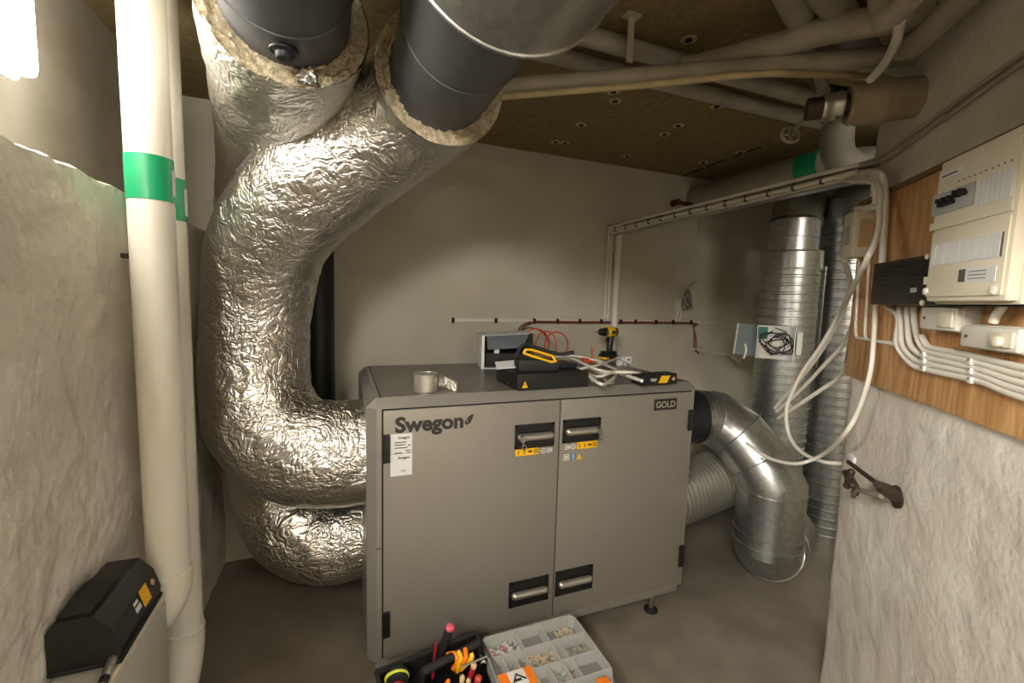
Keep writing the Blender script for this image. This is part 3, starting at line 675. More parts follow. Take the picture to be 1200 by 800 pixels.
# damper box, facing the viewer
bc = ray(908, 401); bcd = Vector((bc.x, bc.y, 0)).normalized(); side = Vector((-bcd.y, bcd.x, 0))*-1
bp_ = Vector((SX, SY, 0))-bcd*.175
bp_ = bp_+side*((CAM+bc*((bp_-CAM).dot(bcd)/bc.dot(bcd))-bp_).dot(side))
zc = (CAM+bc*((bp_-CAM).dot(bcd)/bc.dot(bcd))).z
DB = lambda s, o, z: bp_+side*s-bcd*o+Vector((0, 0, z))
def dbox(s0, s1, o0, o1, z0, z1, bev=0):
    M = Matrix(((side.x, -bcd.x, 0, bp_.x), (side.y, -bcd.y, 0, bp_.y), (0, 0, 1, 0), (0, 0, 0, 1))); return MB().box((s0, o0, z0), (s1, o1, z1), bev, M)
db = thing('damper_box', 'open electrical damper box with tangled black wires on the spiral duct', 'box', DB(0, 0, zc-.1))
part('back_plate', dbox(-.1, .115, -.02, .012, zc-.11, zc+.11, .002), 'label_white', db)
part('side_wall', dbox(.105, .112, .012, .06, zc-.11, zc+.11), 'label_white', db); part('side_wall', dbox(-.105, -.1, .012, .05, zc-.11, zc+.11), 'box_white', db)
part('terminal_strip', dbox(-.085, -.045, .012, .035, zc-.11, zc+.02, .002), 'box_white', db)
part('circuit_board', dbox(-.1, -.045, .02, .03, zc+.02, zc+.1), 'pcb', db)
part('actuator', dbox(-.03, .035, .012, .04, zc-.05, zc+.02, .012), 'box_white', db)
part('bracket', dbox(.12, .15, -.03, .03, zc-.07, zc+.075, .003), 'label_white', db)
part('open_lid', MB().add([DB(-.1, .0, zc-.105), DB(-.235, .05, zc-.09), DB(-.22, .05, zc+.115), DB(-.1, .0, zc+.11), DB(-.1, -.012, zc-.105), DB(-.235, .038, zc-.09), DB(-.22, .038, zc+.115), DB(-.1, -.012, zc+.11)], [(0, 1, 2, 3), (7, 6, 5, 4), (0, 4, 5, 1), (1, 5, 6, 2), (2, 6, 7, 3), (3, 7, 4, 0)]), 'grey_lid', db, smooth=0, label='grey lid hanging open')
part('lid_edge', MB().tube([DB(-.235, .06, zc-.09), DB(-.22, .06, zc+.115)], .006, 8), 'box_white', db)
for k in range(6):
    pts = []; ph = random.uniform(0, 6); cx = random.uniform(-.01, .05); cz = random.uniform(-.03, .05)
    for i in range(9): 
        t_ = ph+i*.75; pts.append(DB(max(-.09, min(.098, cx+(.028+.04*random.random())*math.cos(t_)*1.5)), .05+.012*math.sin(t_*1.7), zc+max(-.1, min(.1, cz+(.03+.055*random.random())*math.sin(t_)))))
    part('wire', MB().tube(smooth_path(pts, .012), .0034, 6), 'rubber', db)
part('tail_cable', MB().tube(smooth_path([DB(-.17, .06, zc-.02), DB(-.16, .075, zc-.06), DB(-.17, .06, zc-.115)], .02), .007, 8), 'cable_white', db)
# second dark duct deeper in the recess
DX, DY = 3.04, .27
d2 = thing('spiral_duct', 'dim second spiral duct deep in the recess beside the wall corner', 'duct', (DX, DY, 0))
part('spiral', spiral_ridges((DX, DY, .0), (DX, DY, 2.2), .15, .06, .004, 40), 'galvanised', d2, smooth=25)
part('top_elbow', MB().tube([(DX, DY, 2.18), (DX, DY, 2.28), (DX+.05, DY-.02, 2.36), (DX+.15, DY-.05, 2.40), (XR, DY-.1, 2.40)], .155, 40, False), 'galvanised', d2, smooth=25)
rim((DX, DY, 2.2), (0, 0, 1), .155, d2)

# ================================================================== pipes under the ceiling
def pipe(name, pts, r, m, label, cat='pipe', group=None, n=20, step=.03): return single(name, MB().tube(smooth_path(pts, step) if len(pts) > 2 else pts, r, n), m, label, cat, group)
Z = 2.45
A = PZ(590, 103, Z); B = PZ(1070, 64, Z); dv = (B-A).normalized()
p1 = thing('ceiling_pipe', 'long pale pipe crossing below the ceiling towards the right wall', 'pipe', A, 'pale pipes under the ceiling')
part('pipe', MB().tube([A-dv*.45, B+dv*.14], .033, 24), 'pvc_old', p1)
hg = PZ(737, 80, Z); part('hanger', MB().box((hg.x-.012, hg.y-.003, Z+.02), (hg.x+.012, hg.y+.003, CEIL)).box((hg.x-.03, hg.y-.02, CEIL-.006), (hg.x+.03, hg.y+.02, CEIL)), 'pvc_old', p1)
c_ = A.lerp(B, .38); part('clamp', MB().tube([c_-dv*.012, c_+dv*.012], .036, 24), 'pvc_old', p1)
pipe('thin_pipe', [PZ(560, 118, 2.40), PZ(590, 113.5, 2.40), PZ(760, 99, 2.40), PZ(880, 87, 2.40), PZ(940, 86.5, 2.41), PZ(1000, 89, 2.42), PZ(1040, 92, 2.43)], .012, 'pipe_cream', 'thin yellowish pipe running just under the long pale pipe')
pipe('ceiling_pipe', [PZ(800, 81, 2.52), PZ(870, 64, 2.52), PZ(960, 38, 2.50), PZ(1020, 26, 2.49), PZ(1090, 16, 2.48)], .042, 'pvc_old', 'thick pale pipe curving up towards the viewer at upper right', group='pale pipes under the ceiling')
for k, (v0, lab) in enumerate((((700, 46), 'nearer of two grey pipes running side by side across the ceiling'), ((660, 67), 'farther of two grey pipes running side by side across the ceiling'))):
    a = PZ(*v0, 2.57); pipe('ceiling_pipe', [(a.x-.5, a.y, 2.57), (2.35, a.y, 2.57)], .034, 'pipe_grey', lab, group='grey pipes across the ceiling')
for k, ((u0, v0), (u1, v1), r_) in enumerate((((922, -12), (944, 34), .043), ((966, -12), (990, 24), .046))):
    a = PZ(u0, v0, 2.56); b_ = PZ(u1, v1, 2.56); d_ = (b_-a).normalized()
    pipe('ceiling_pipe', [a-d_*.5, b_+d_*.35], r_, 'pipe_grey', ('left' if k == 0 else 'right')+'-hand one of two short grey pipes at the top edge above the curving pipe', group='short grey pipes at the top edge')
a = PZ(1150, -22, 2.40); b_ = PZ(1068, 55, 2.40); d_ = (b_-a).normalized()
pipe('ceiling_pipe', [a-d_*.1, b_, b_+d_*.06+Vector((0, 0, .05))], .033, 'pvc_old', 'pale pipe slanting down along the upper right wall', group='pale pipes under the ceiling')
a = PZ(1075, -12, 2.36); b_ = PZ(1038, 22, 2.36)
pipe('ceiling_pipe', [a, b_, b_+(b_-a)*.3+Vector((0, 0, .1))], .03, 'pvc_old', 'short pale pipe end above the hooked hose at upper right', group='pale pipes under the ceiling')
pipe('hooked_hose', [PZ(1054, 26, 2.33), PZ(1052, 42, 2.33), PZ(1044, 62, 2.33), PZ(1032, 80, 2.33), PZ(1020, 93, 2.33)], .012, 'pvc_white', 'bent white hose hanging from the pipes at upper right', 'hose', n=14)
# cloth-wrapped pipe coming out of the right wall with a steel coupling
a = PZ(985, 124, 2.30); b_ = PZ(1092, 112, 2.30); d_ = (b_-a).normalized()
wr = thing('wrapped_pipe', 'cloth-wrapped beige pipe coming out of the right wall with a steel coupling', 'pipe', a)
Lw = (b_-a).length
part('wrapping', MB().lathe(a+d_*.02, d_, [(0, .052), (.0, .060), (.01, .066), (.018, .062), (.03, .069), (.042, .066), (.055, .073), (.075, .072), (.085, .076), (.1, .074), (.112, .066), (Lw*.75, .062), (Lw+.1, .062)], 40), 'wrap_cloth', wr, smooth=60)
part('inner_pipe', MB().tube([a-d_*.10, a+d_*.06], .036, 24), 'iron', wr)
cpl = part('coupling', MB().lathe(a-d_*.055, d_, [(0, .040), (0, .045), (.012, .047), (.018, .044), (.042, .044), (.048, .047), (.06, .045), (.06, .04)], 36), 'silver', wr, label='shiny steel pipe coupling')
up_ = d_.cross(Vector((0, 0, 1))).normalized()
for k in (.012, .048):
    c_ = a-d_*.055+d_*k-Vector((0, 0, .046)); part('bolt', MB().cyl(c_-up_*.022, c_+up_*.022, .006, 10).cyl(c_+up_*.014, c_+up_*.022, .01, 6), 'steel', cpl)
# stop valve with hand wheel hanging below the ceiling
v0 = PZ(968, 112, 2.36); v1 = PZ(945, 132, 2.34); v2 = PZ(926, 158, 2.30)
vl = thing('stop_valve', 'old grey stop valve with a round hand wheel below the ceiling pipes', 'valve', v1)
dd = (v2-v0).normalized()
part('valve_body', MB().lathe(v0-dd*.02, dd, [(0, .02), (.02, .028), (.05, .024), (.06, .032), (.075, .032), (.08, .016), (.13, .013)], 20), 'pipe_grey', vl)
part('valve_port', MB().tube([v0+Vector((.0, .0, -.02)), v0+Vector((-.02, .03, .14)), v0+Vector((-.02, .03, CEIL-v0.z))], .02, 14), 'pipe_grey', vl)
part('valve_port', MB().tube([v0, v0+Vector((.08, -.03, -.01))], .036, 20), 'dark_duct', vl)
part('stem', MB().cyl(v0+dd*.1, v2, .007, 10), 'steel', vl)
hw = part('hand_wheel', MB().torus(v2, dd, .033, .007, 28, 8), 'pvc_old', vl); sd = dd.cross(Vector((0, 0, 1))).normalized(); s2 = dd.cross(sd)
part('spokes', MB().cyl(v2-sd*.033, v2+sd*.033, .005, 8).cyl(v2-s2*.033, v2+s2*.033, .005, 8), 'pvc_old', hw)
# large pipe with a green band along the recess
gx, gz, gr = 2.56, 2.465, .092
bgp = thing('large_pipe', 'large grey pipe with a dark green band along the ceiling above the tray', 'pipe', (gx, .6, gz-gr))
part('pipe', MB().tube(smooth_path([(gx, YB, gz), (gx, .7, gz), (gx, .27, gz), (gx+.015, .17, gz-.005), (gx+.08, .08, gz-.02), (gx+.18, .05, gz-.0), (gx+.5, .02, gz+.02)], .04), gr, 36), 'pipe_grey', bgp)
gy = PX(947, 192, gx-gr*.6).y
part('green_band', MB().tube([(gx, gy-.07, gz), (gx, gy+.07, gz)], gr+.003, 36, False), 'green_tape', bgp)
pipe('large_pipe', [(2.26, -.10, CEIL), (2.26, -.10, 2.46), (2.28, -.115, 2.38), (2.36, -.15, 2.335), (2.5, -.21, 2.33), (3.0, -.43, 2.33)], .075, 'pipe_grey', 'grey pipe bend behind the steel coupling near the wall corner', n=28)

# ================================================================== electrical board on the diagonal wall
def wb_(s0, s1, o0, o1, z0, z1, bev=0):
    M = Matrix(((WD.x, WN.x, 0, WO.x), (WD.y, WN.y, 0, WO.y), (0, 0, 1, 0), (0, 0, 0, 1))); return MB().box((s0, o0, z0), (s1, o1, z1), bev, M)
BT = .02
s1, zt = SZ(1019, 237, BT); s1 = 2.10; zb = (SZ(1000, 442, BT)[1]+SZ(1200, 518, BT)[1])/2; zt = (SZ(1040, 226, BT)[1]+SZ(1098, 195, BT)[1])/2
bdm = thing('wooden_board', 'orange-brown plywood mounting board on the diagonal wall', 'board', W3(1.5, 0, zb))
part('panel', wb_(.55, s1, 0, BT, zb, zt, .002), 'plywood', bdm)
part('top_trim', wb_(1.0, s1, BT-.002, BT+.012, zt-.012, zt+.003), 'wood_trim', bdm)
# main fuse cabinet
CO = .12
cs1 = (SZ(1102, 190, CO)[0]+SZ(1083, 356, CO)[0])/2; cz1 = SZ(1102, 190, CO)[1]; cz0 = SZ(1083, 356, CO)[1]; cs0 = SZ(1190, 260, CO)[0]
cab = thing('fuse_cabinet', 'cream electrical fuse cabinet with rows of breakers on the wooden board', 'fuse box', W3((cs0+cs1)/2, BT, cz0))
part('housing', wb_(cs0-.006, cs1, BT, CO-.02, cz0, cz1, .006), 'box_cream', cab)
part('front_cover', wb_(cs0, cs1-.004, CO-.03, CO, cz0+.006, cz1-.004, .008), 'box_cream', cab)
def cf(u, v): return SZ(u, v, CO)
def cpanel(name, u0, v0, u1, v1, m, o0=0, o1=.003, parent=cab, bev=0):
    a = cf(u0, v0); b_ = cf(u1, v1); return part(name, wb_(min(a[0], b_[0]), max(a[0], b_[0]), CO+o0, CO+o1, min(a[1], b_[1]), max(a[1], b_[1]), bev), m, parent, smooth=30)
zr = lambda f: cz0+(cz1-cz0)*f
sr = lambda f: cs1-.004-(cs1-.004-cs0)*f            # 0 at the far (left) edge, 1 at the near (right) edge
part('upper_door', wb_(sr(.97), sr(.02), CO, CO+.004, zr(.52), zr(.93), .002), 'box_cream', cab)
part('lower_door', wb_(sr(.97), sr(.02), CO, CO+.004, zr(.05), zr(.50), .002), 'box_cream', cab)
win = part('breaker_window', wb_(sr(.55), sr(-.02), CO+.004, CO+.007, zr(.62), zr(.765), .002), 'breaker_grey', cab, label='grey window with black breakers')
for i in range(5):
    f = .12+.075*i; dz = 0 if i < 3 else .03
    part('breaker', wb_(sr(f+.055), sr(f), CO+.007, CO+.016, zr(.665+dz), zr(.69+dz), .001), 'rubber', win); part('breaker_toggle', wb_(sr(f+.035), sr(f+.015), CO+.007, CO+.022, zr(.69+dz*.5), zr(.72+dz*.6), .001), 'rubber', win)
for i in range(7):
    f = .57+.055*i; part('blank_module', wb_(sr(f+.05), sr(f), CO+.004, CO+.006, zr(.60), zr(.765)), 'label_white', cab, smooth=0)
for i in range(10):
    f = .32+.065*i; part('number_mark', wb_(sr(f+.014), sr(f), CO+.004, CO+.005, zr(.80), zr(.808)), 'print_grey', cab, smooth=0)
part('name_plate', wb_(sr(.36), sr(.04), CO+.004, CO+.006, zr(.855), zr(.895)), 'label_white', cab, smooth=0); part('print', wb_(sr(.3), sr(.08), CO+.006, CO+.007, zr(.87), zr(.88)), 'print_grey', cab, smooth=0)
for i in range(13):
    f = .06+.066*i; part('blank_module', wb_(sr(f+.058), sr(f), CO+.004, CO+.006, zr(.27), zr(.41)), 'label_white', cab, smooth=0)
part('module_frame', wb_(sr(.935), sr(.925), CO+.004, CO+.006, zr(.27), zr(.41)), 'print_grey', cab, smooth=0)
ls = part('rating_sticker', wb_(sr(.9), sr(.47), CO+.004, CO+.005, zr(.135), zr(.225)), 'label_white', cab, smooth=0); part('print', wb_(sr(.56), sr(.48), CO+.005, CO+.006, zr(.14), zr(.22)), 'print_grey', ls, smooth=0)
for i in range(3): part('print', wb_(sr(.8), sr(.6), CO+.005, CO+.006, zr(.155+.022*i), zr(.159+.022*i)), 'print_grey', ls, smooth=0)
for (f, z) in ((.9, .08), (.94, .885), (.03, .09)): part('cover_screw', MB().lathe(W3(sr(f), CO+.004, zr(z)), WN, [(0, .009), (.004, .009), (.006, .005)], 14), 'box_white', cab)
for z in (.14, .52): part('latch', wb_(cs1-.006, cs1+.012, CO-.02, CO+.002, zr(z), zr(z)+.02, .003), 'box_cream', cab)
part('bottom_gap', wb_(cs0, cs1, BT, CO-.03, cz0-.004, cz0), 'gap_black', cab, smooth=0)
# smoky black device left of the cabinet
so = .09
ks1 = SZ(1022, 330, so)[0]; ks0 = cs1+.002; kz0 = SZ(1040, 357, so)[1]; kz1 = (SZ(1022, 308, so)[1]+SZ(1085, 300, so)[1])/2
bk = thing('meter_box', 'smoky black terminal box left of the cream fuse cabinet', 'box', W3((ks0+ks1)/2, BT, kz0))
part('base', wb_(ks0, ks1-.01, BT, .05, kz0+.004, kz1-.004, .003), 'black_plastic', bk)
part('cover', wb_(ks0, ks1, BT, so, kz0, kz1, .004), 'smoke_plastic', bk)
for i in range(5): part('rib', wb_(ks0+.08, ks1-.05, so-.001, so+.003, kz1-.02-.014*i, kz1-.014-.014*i), 'black_plastic', bk, smooth=0)
part('seal', wb_(ks0+.10, ks0+.13, so, so+.003, kz0+.035, kz0+.048, .002), 'breaker_grey', bk)
for z in (kz0+.006, kz1-.006): part('cover_screw', MB().lathe(W3(ks0+.065, so, z), WN, [(0, .008), (.004, .008), (.007, .004)], 12), 'box_white', bk)
# two small white boxes under it
def small_box(u0, v0, u1, v1, o, label, dial):
    a = SZ(u0, v0, o); b_ = SZ(u1, v1, o); s0, s1_ = min(a[0], b_[0]), max(a[0], b_[0]); z0, z1 = min(a[1], b_[1]), max(a[1], b_[1])
    t = thing('switch_box', label, 'box', W3((s0+s1_)/2, BT, z0), 'small white boxes under the fuse cabinet')
    part('housing', wb_(s0, s1_, BT, o-.012, z0, z1, .004), 'box_white', t); part('cover', wb_(s0+.003, s1_-.003, o-.016, o, z0+.003, z1-.003, .006), 'box_white', t)
    part('flap', wb_(s0+.008, s0+(s1_-s0)*.42, o, o+.006, z0+.012, z1-.012, .003), 'box_cream', t)
    part('cover_screw', MB().lathe(W3(s1_-.025, o, (z0+z1)/2), WN, [(0, .004), (.002, .004)], 10), 'print_grey', t)
    if dial: part('dial', MB().lathe(W3(s0+(s1_-s0)*.22, o+.006, (z0+z1)/2-.004), WN, [(0, .012), (.01, .011), (.012, .006)], 16), 'box_cream', t)
small_box(1079, 358, 1119, 390, .07, 'small white box directly below the black terminal box', False)
small_box(1126, 379, 1191, 416, .065, 'wider white socket box with a dial below the fuse cabinet', True)
# junction box at the wall corner
jo = .078; js0 = 1.99; js1 = SZ(988, 272, jo)[0]; jz0, jz1 = SZ(1000, 300, jo)[1], SZ(1000, 247, jo)[1]
jb = thing('junction_box', 'cream junction box with a yellowed sticker at the wall corner', 'box', W3(2.03, BT, jz0))
part('housing', wb_(js0, js1, .0, jo-.004, jz0, jz1, .003), 'box_cream', jb); part('cover', wb_(js0+.003, js1-.002, jo-.006, jo, jz0+.003, jz1-.003, .003), 'box_cream', jb)
part('sticker', wb_(js0-.001, js0, .022, .06, jz0+.035, jz1-.035), 'box_yellowed', jb, smooth=0); part('switch', wb_(js0-.006, js0, .004, .014, jz0+.045, jz1-.045), 'rubber', jb)
part('front_sticker', wb_(js0+.03, js1-.025, jo, jo+.001, jz0+.05, jz1-.05), 'breaker_grey', jb, smooth=0)

# cables on the board
def cable(pts, r, label, m='cable_white', group=None, step=.015, n=10): return single('cable', MB().tube(smooth_path(pts, step), r, n), m, label, 'cable', group)
starts = [(1039.5, 359), (1054.5, 360), (1063, 360), (1071, 360), (1081, 392)]
ends = [(1200, 466), (1200, 458), (1200, 449), (1200, 440), (1200, 431)]
mids = [((1053, 372), (1051, 403), (1068, 426), (1090, 434)), ((1056, 385), (1058, 405), (1072, 421), (1091, 427)), ((1064, 385), (1067, 404), (1078, 415), (1092, 420)), ((1072, 380), (1077, 400), (1084, 410), (1094, 414)), ((1082, 397), (1086, 405), (1092, 408), (1098, 409))]
ordn = ['lowest', 'second lowest', 'middle', 'second highest', 'highest']
for k in range(5):
    o_ = BT+.010; e_ = SZ(*ends[k], o_); m3 = SZ(1149, [447, 440, 433, 426, 419][k], o_)
    pts = [RW(*starts[k], o_)]+[RW(*q_, o_) for q_ in mids[k]]+[W3(m3[0], o_, m3[1]), W3(e_[0], o_, e_[1]), W3(e_[0]-.35, o_, e_[1]-.01)]
    cable(pts, .0085, ordn[k]+' of five white cables curving right along the wooden board', group='cables fanned along the board')
for (u, vs_, colm) in ((1091, (415, 423, 432), 'left'), (1148, (424, 435, 446), 'right')):
    for v, row in zip(vs_, ('top', 'middle', 'bottom')):
        s_, z_ = SZ(u, v, BT)
        ct = thing('cable_clip', row+' white cable clip in the '+colm+' row on the five board cables', 'clip', W3(s_, BT, z_-.008), 'cable clips on the board')
        part('saddle', wb_(s_-.008, s_+.008, BT, BT+.022, z_-.008, z_+.008, .003), 'label_white', ct); part('nail', MB().lathe(W3(s_, BT+.021, z_+.004), WN, [(0, .003), (.002, .003), (.003, .001)], 8), 'steel', ct)
for k, (u0, v0, u1, v1) in enumerate(((1007, 300, 1003, 394), (1019, 300, 1014, 396))):
    e_ = BT+.007; a = RW(u0, v0, e_); b_ = RW(u1, v1-4, e_); pts = [a, a.lerp(b_, .5), b_, RW(u1+6, v1+2, e_), RW(1030, 400, e_), RW(1049, 404-3*k, e_)]
    cable(pts, .0055, ('left' if k == 0 else 'right')+'-hand thin white cable running down the edge of the board', group='thin cables at the board edge')
cable([RW(1164, 378, BT+.03), RW(1168, 368, BT+.03), RW(1174, 360, BT+.03), RW(1176, 352, BT+.03)], .009, 'short white cable between the socket box and the fuse cabinet')
# bundle turning down from the tray to the boxes
TE = Vector((TX+.0, TY0+.1, TZZ-.02))
for k in range(3):
    o_ = .05+.014*k; x = TX-.004+.016*k
    pts = [(x, TY0+.14, TZZ-.028-.008*k), (x-.006, TY0+.05, TZZ-.03-.008*k), RW(1030-4*k, 202+3*k, .06), RW(1036-5*k, 216+3*k, .05), RW(1037-6*k, 240, .045), RW([1034, 1004, 1012][k], [308, 245, 245][k], [.035, .05, .05][k])]
    cable(pts, .011, ['rightmost', 'leftmost', 'middle'][k]+' white cable turning down from the tray towards the boxes', group='cables turning down at the wall corner')
# long loose white cables hanging in front of the recess
cable([(TX+.01, TY0+.12, TZZ-.04), RW(1027, 215, .07), RW(1031, 245, .09), RW(1028, 275, .12), RW(1012, 312, .16), PX(985, 365, 1.88), PX(962, 405, 1.92), PX(938, 440, 1.95), PX(922, 478, 1.96), PX(925, 510, 1.93), PX(940, 530, 1.88), PX(965, 541, 1.84), PX(990, 543, 1.85)], .0088, 'longest white cable looping from the tray corner down past the elbow duct', group='loose white cables at the recess')
cable([W3(2.10, .06, 1.80), PX(996, 340, 1.95), PX(975, 390, 2.0), PX(950, 428, 2.05), PX(928, 455, 2.1), PX(908, 478, 2.15)], .010, 'upper straight white cable slanting down behind the long loop', group='loose white cables at the recess')
cable([W3(2.14, -.02, 1.62), PX(990, 400, 2.0), PX(968, 425, 2.03), PX(940, 455, 2.08), PX(910, 482, 2.12)], .009, 'middle straight white cable slanting down towards the elbow duct', group='loose white cables at the recess')
cable([W3(2.14, -.02, 1.45), PX(985, 440, 2.0), PX(960, 458, 2.03), PX(930, 478, 2.06), PX(912, 490, 2.1)], .010, 'lower straight white cable slanting down towards the elbow duct', group='loose white cables at the recess')
cable([RW(1026, 357, BT+.014), RW(1024, 395, BT+.02), RW(1019, 440, .05), RW(1004, 485, .06), RW(988, 510, .08), PX(965, 532, 1.78), PX(935, 543, 1.78), PX(905, 538, 1.8), PX(884, 526, 1.82), PX(875, 519, 1.83)], .008, 'white cable from the black terminal box ending loose before the elbow duct', group='loose white cables at the recess')
cable([W3(2.13, .0, 2.02), PX(1006, 330, 2.05), PX(1000, 380, 2.1), PX(990, 440, 2.15)], .012, 'grey cable hanging below the junction box into the recess', m='cable_grey')
# thin cables rising along the upper right wall
for k, (a0, a1) in enumerate((((1032, 184), (1200, 62)), ((1036, 190), (1200, 72)))):
    e_ = .008; pts = [(TX+.008*k, TY0+.08, TZZ+.004)]+[RW(a0[0]+(a1[0]-a0[0])*f, a0[1]+(a1[1]-a0[1])*f, e_) for f in (.02, .15, .4, .7, 1, 1.3)]
    cable(pts, .006, ('upper' if k == 0 else 'lower')+' thin grey cable rising across the upper right wall', m='pvc_old', group='thin cables on the upper right wall', step=.04)

# ================================================================== old tap in the right wall
a = RW(1052, 582, .0); b_ = RW(1052, 582, .05)
tp = thing('garden_tap', 'old dark metal tap with a long rod sticking out of the right wall', 'tap', a)
part('flange', MB().lathe(a-WN*.002, WN, [(0, .036), (.008, .036), (.014, .024), (.02, .015)], 26), 'iron', tp)
t0 = RW(1049, 581, .02); t1 = RW(1028, 567, .09); t2 = RW(994, 541, .10)
part('spout_body', MB().tube([a, t0, t0.lerp(t1, .5), t1], [.016, .019, .021, .012], 18), 'iron', tp)
part('rod', MB().tube([t1.lerp(t0, .3), t2], .0075, 12), 'iron', tp)
t3 = RW(1004, 573, .09); t4 = RW(1033, 581, .07)
part('bright_pipe', MB().tube([t4, RW(1018, 577, .085), t3], .009, 12), 'silver', tp)
t5 = RW(995, 561, .11)
part('handle', MB().tube([t3, t5], [.012, .016], 14), 'iron', tp)
cr = MB()
for i in range(4):
    an = math.radians(20+90*i); dq = WD*math.cos(an)+Vector((0, 0, 1))*math.sin(an); cr.tube([t5, t5+dq*.03], [.013, .009], 10).ball(t5+dq*.03, .012, 10)
part('cross_handle', cr, 'iron', tp)
t6 = RW(999, 583, .10); part('nozzle', MB().tube([t3, t3.lerp(t6, .6)], .011, 12).tube([t3.lerp(t6, .5), t6], [.007, .006], 10), 'iron', tp)
c_ = SZ(1000, 537, .0); single('wall_plate', wb_(c_[0]-.03, c_[0]+.03, 0, .012, c_[1]-.012, c_[1]+.014, .004), 'label_white', 'small white screw plate on the wall above the tap', 'plate')

# ================================================================== things on top of the unit
TT = AZ1+.0015
# aluminium tape roll
c_ = Vector((.182, .118, TT)); tp_ = thing('tape_roll', 'roll of shiny aluminium tape standing on the unit', 'tape', c_)
mb = MB().lathe(c_, (0, 0, 1), [(0, .036), (0, .052), (.002, .054), (.073, .054), (.075, .052), (.075, .037), (.073, .036)], 40)
part('roll', mb, 'silver', tp_, smooth=40); part('core', MB().lathe(c_, (0, 0, 1), [(.0, .0355), (.07, .0355), (.07, .03), (.0, .03)], 30), 'box_yellowed', tp_)
fm = MB(); vs = []
for i in range(9):
    for j in range(5):
        t_ = i/8; p = c_+Vector((.05+.075*t_, -.03+.02*math.sin(t_*4), .072-.035*t_*(1+.5*math.sin(j))-(.013*j)))+Vector((0, .012*noise.noise(Vector((i*.9, j, 0))), .016*noise.noise(Vector((i, j*.7, 4)))))
        p.z = max(p.z, TT+.002); vs.append(p)
part('loose_end', fm.add(vs, [(i*5+j, (i+1)*5+j, (i+1)*5+j+1, i*5+j+1) for i in range(8) for j in range(4)]), 'foil', tp_, smooth=30)
# flat black control case
k0 = PZ(606, 458, TT); k1 = PZ(689, 453, TT); ux = (k1-k0).normalized(); uy = Vector((-ux.y, ux.x, 0)); wid = (k1-k0).length
def frame(o, ux, uy, uz=Vector((0, 0, 1))): return Matrix(((ux.x, uy.x, uz.x, o.x), (ux.y, uy.y, uz.y, o.y), (ux.z, uy.z, uz.z, o.z), (0, 0, 0, 1)))
KM = frame(k0, ux, uy)
kc = thing('control_case', 'flat black control case with a yellow warning triangle on the unit', 'case', k0)
KH = .072
part('case', MB().box((0, 0, 0), (wid, .26, KH), .004, KM), 'black_plastic', kc)
part('lid_edge', MB().box((-.002, -.002, KH-.012), (wid+.002, .262, KH-.008), .001, KM), 'rubber', kc)
part('warning_triangle', MB().add([KM @ Vector(q_) for q_ in ((.022, -.0012, .012), (.05, -.0012, .012), (.036, -.0012, .042))], [(0, 1, 2)]), 'yellow', kc, smooth=0)
part('print', MB().box((.0345, -.002, .018), (.0375, -.0013, .032), 0, KM), 'logo_black', kc, smooth=0)
part('screw', MB().lathe(KM @ Vector((-.001, .1, .015)), -ux, [(0, .006), (.003, .006)], 12), 'steel', kc)
# charger / tester with yellow frame on the case
tz = k0+Vector((0, 0, KH)); TM = frame(tz+ux*.03+uy*.06, (ux*.97-uy*.2).normalized(), (uy*.97+ux*.2).normalized())
tk = thing('cable_tester', 'black tool with a yellow frame lying on the control case', 'tool', tz+ux*.1)
part('body', MB().box((0, 0, 0), (.19, .11, .055), .012, TM), 'rubber', tk)
part('yellow_frame', MB().tube([TM @ Vector(q_) for q_ in ((.02, -.004, .085), (.06, -.004, .072), (.15, -.004, .045), (.17, .0, .05), (.16, .02, .07), (.06, .02, .098), (.03, .0, .1), (.02, -.004, .085))], .006, 8, False), 'yellow_tool', tk)
part('grip', MB().tube(smooth_path([TM @ Vector(q_) for q_ in ((-.01, .03, .06), (.03, .05, .115), (.1, .06, .10), (.2, .05, .075), (.27, .04, .085))], .02), .009, 8), 'rubber', tk)
part('screen', MB().add([TM @ Vector(q_) for q_ in ((.055, .0, .086), (.15, .0, .058), (.155, .03, .066), (.06, .03, .094))], [(0, 1, 2, 3)]), 'wood_trim', tk, smooth=0)
M2 = frame(tz+ux*.2+uy*.10, ux, uy)
single('tablet', MB().box((0, 0, 0), (.16, .12, .022), .006, M2), 'dark_duct', 'dark grey flat device lying on the right of the control case', 'device')
M3 = frame(tz+ux*-.01+uy*.12, ux, uy)
single('folded_paper', MB().add([M3 @ Vector(q_) for q_ in ((-.03, .03, .002), (.06, 0, .012), (.09, .1, .03), (.0, .13, .02), (-.03, .03, .0), (.06, 0, .009), (.09, .1, .027), (.0, .13, .017))], [(0, 1, 2, 3), (7, 6, 5, 4), (0, 4, 5, 1), (1, 5, 6, 2), (2, 6, 7, 3), (3, 7, 4, 0)]), 'label_white', 'folded white paper lying on the control case', 'paper', smooth=0)
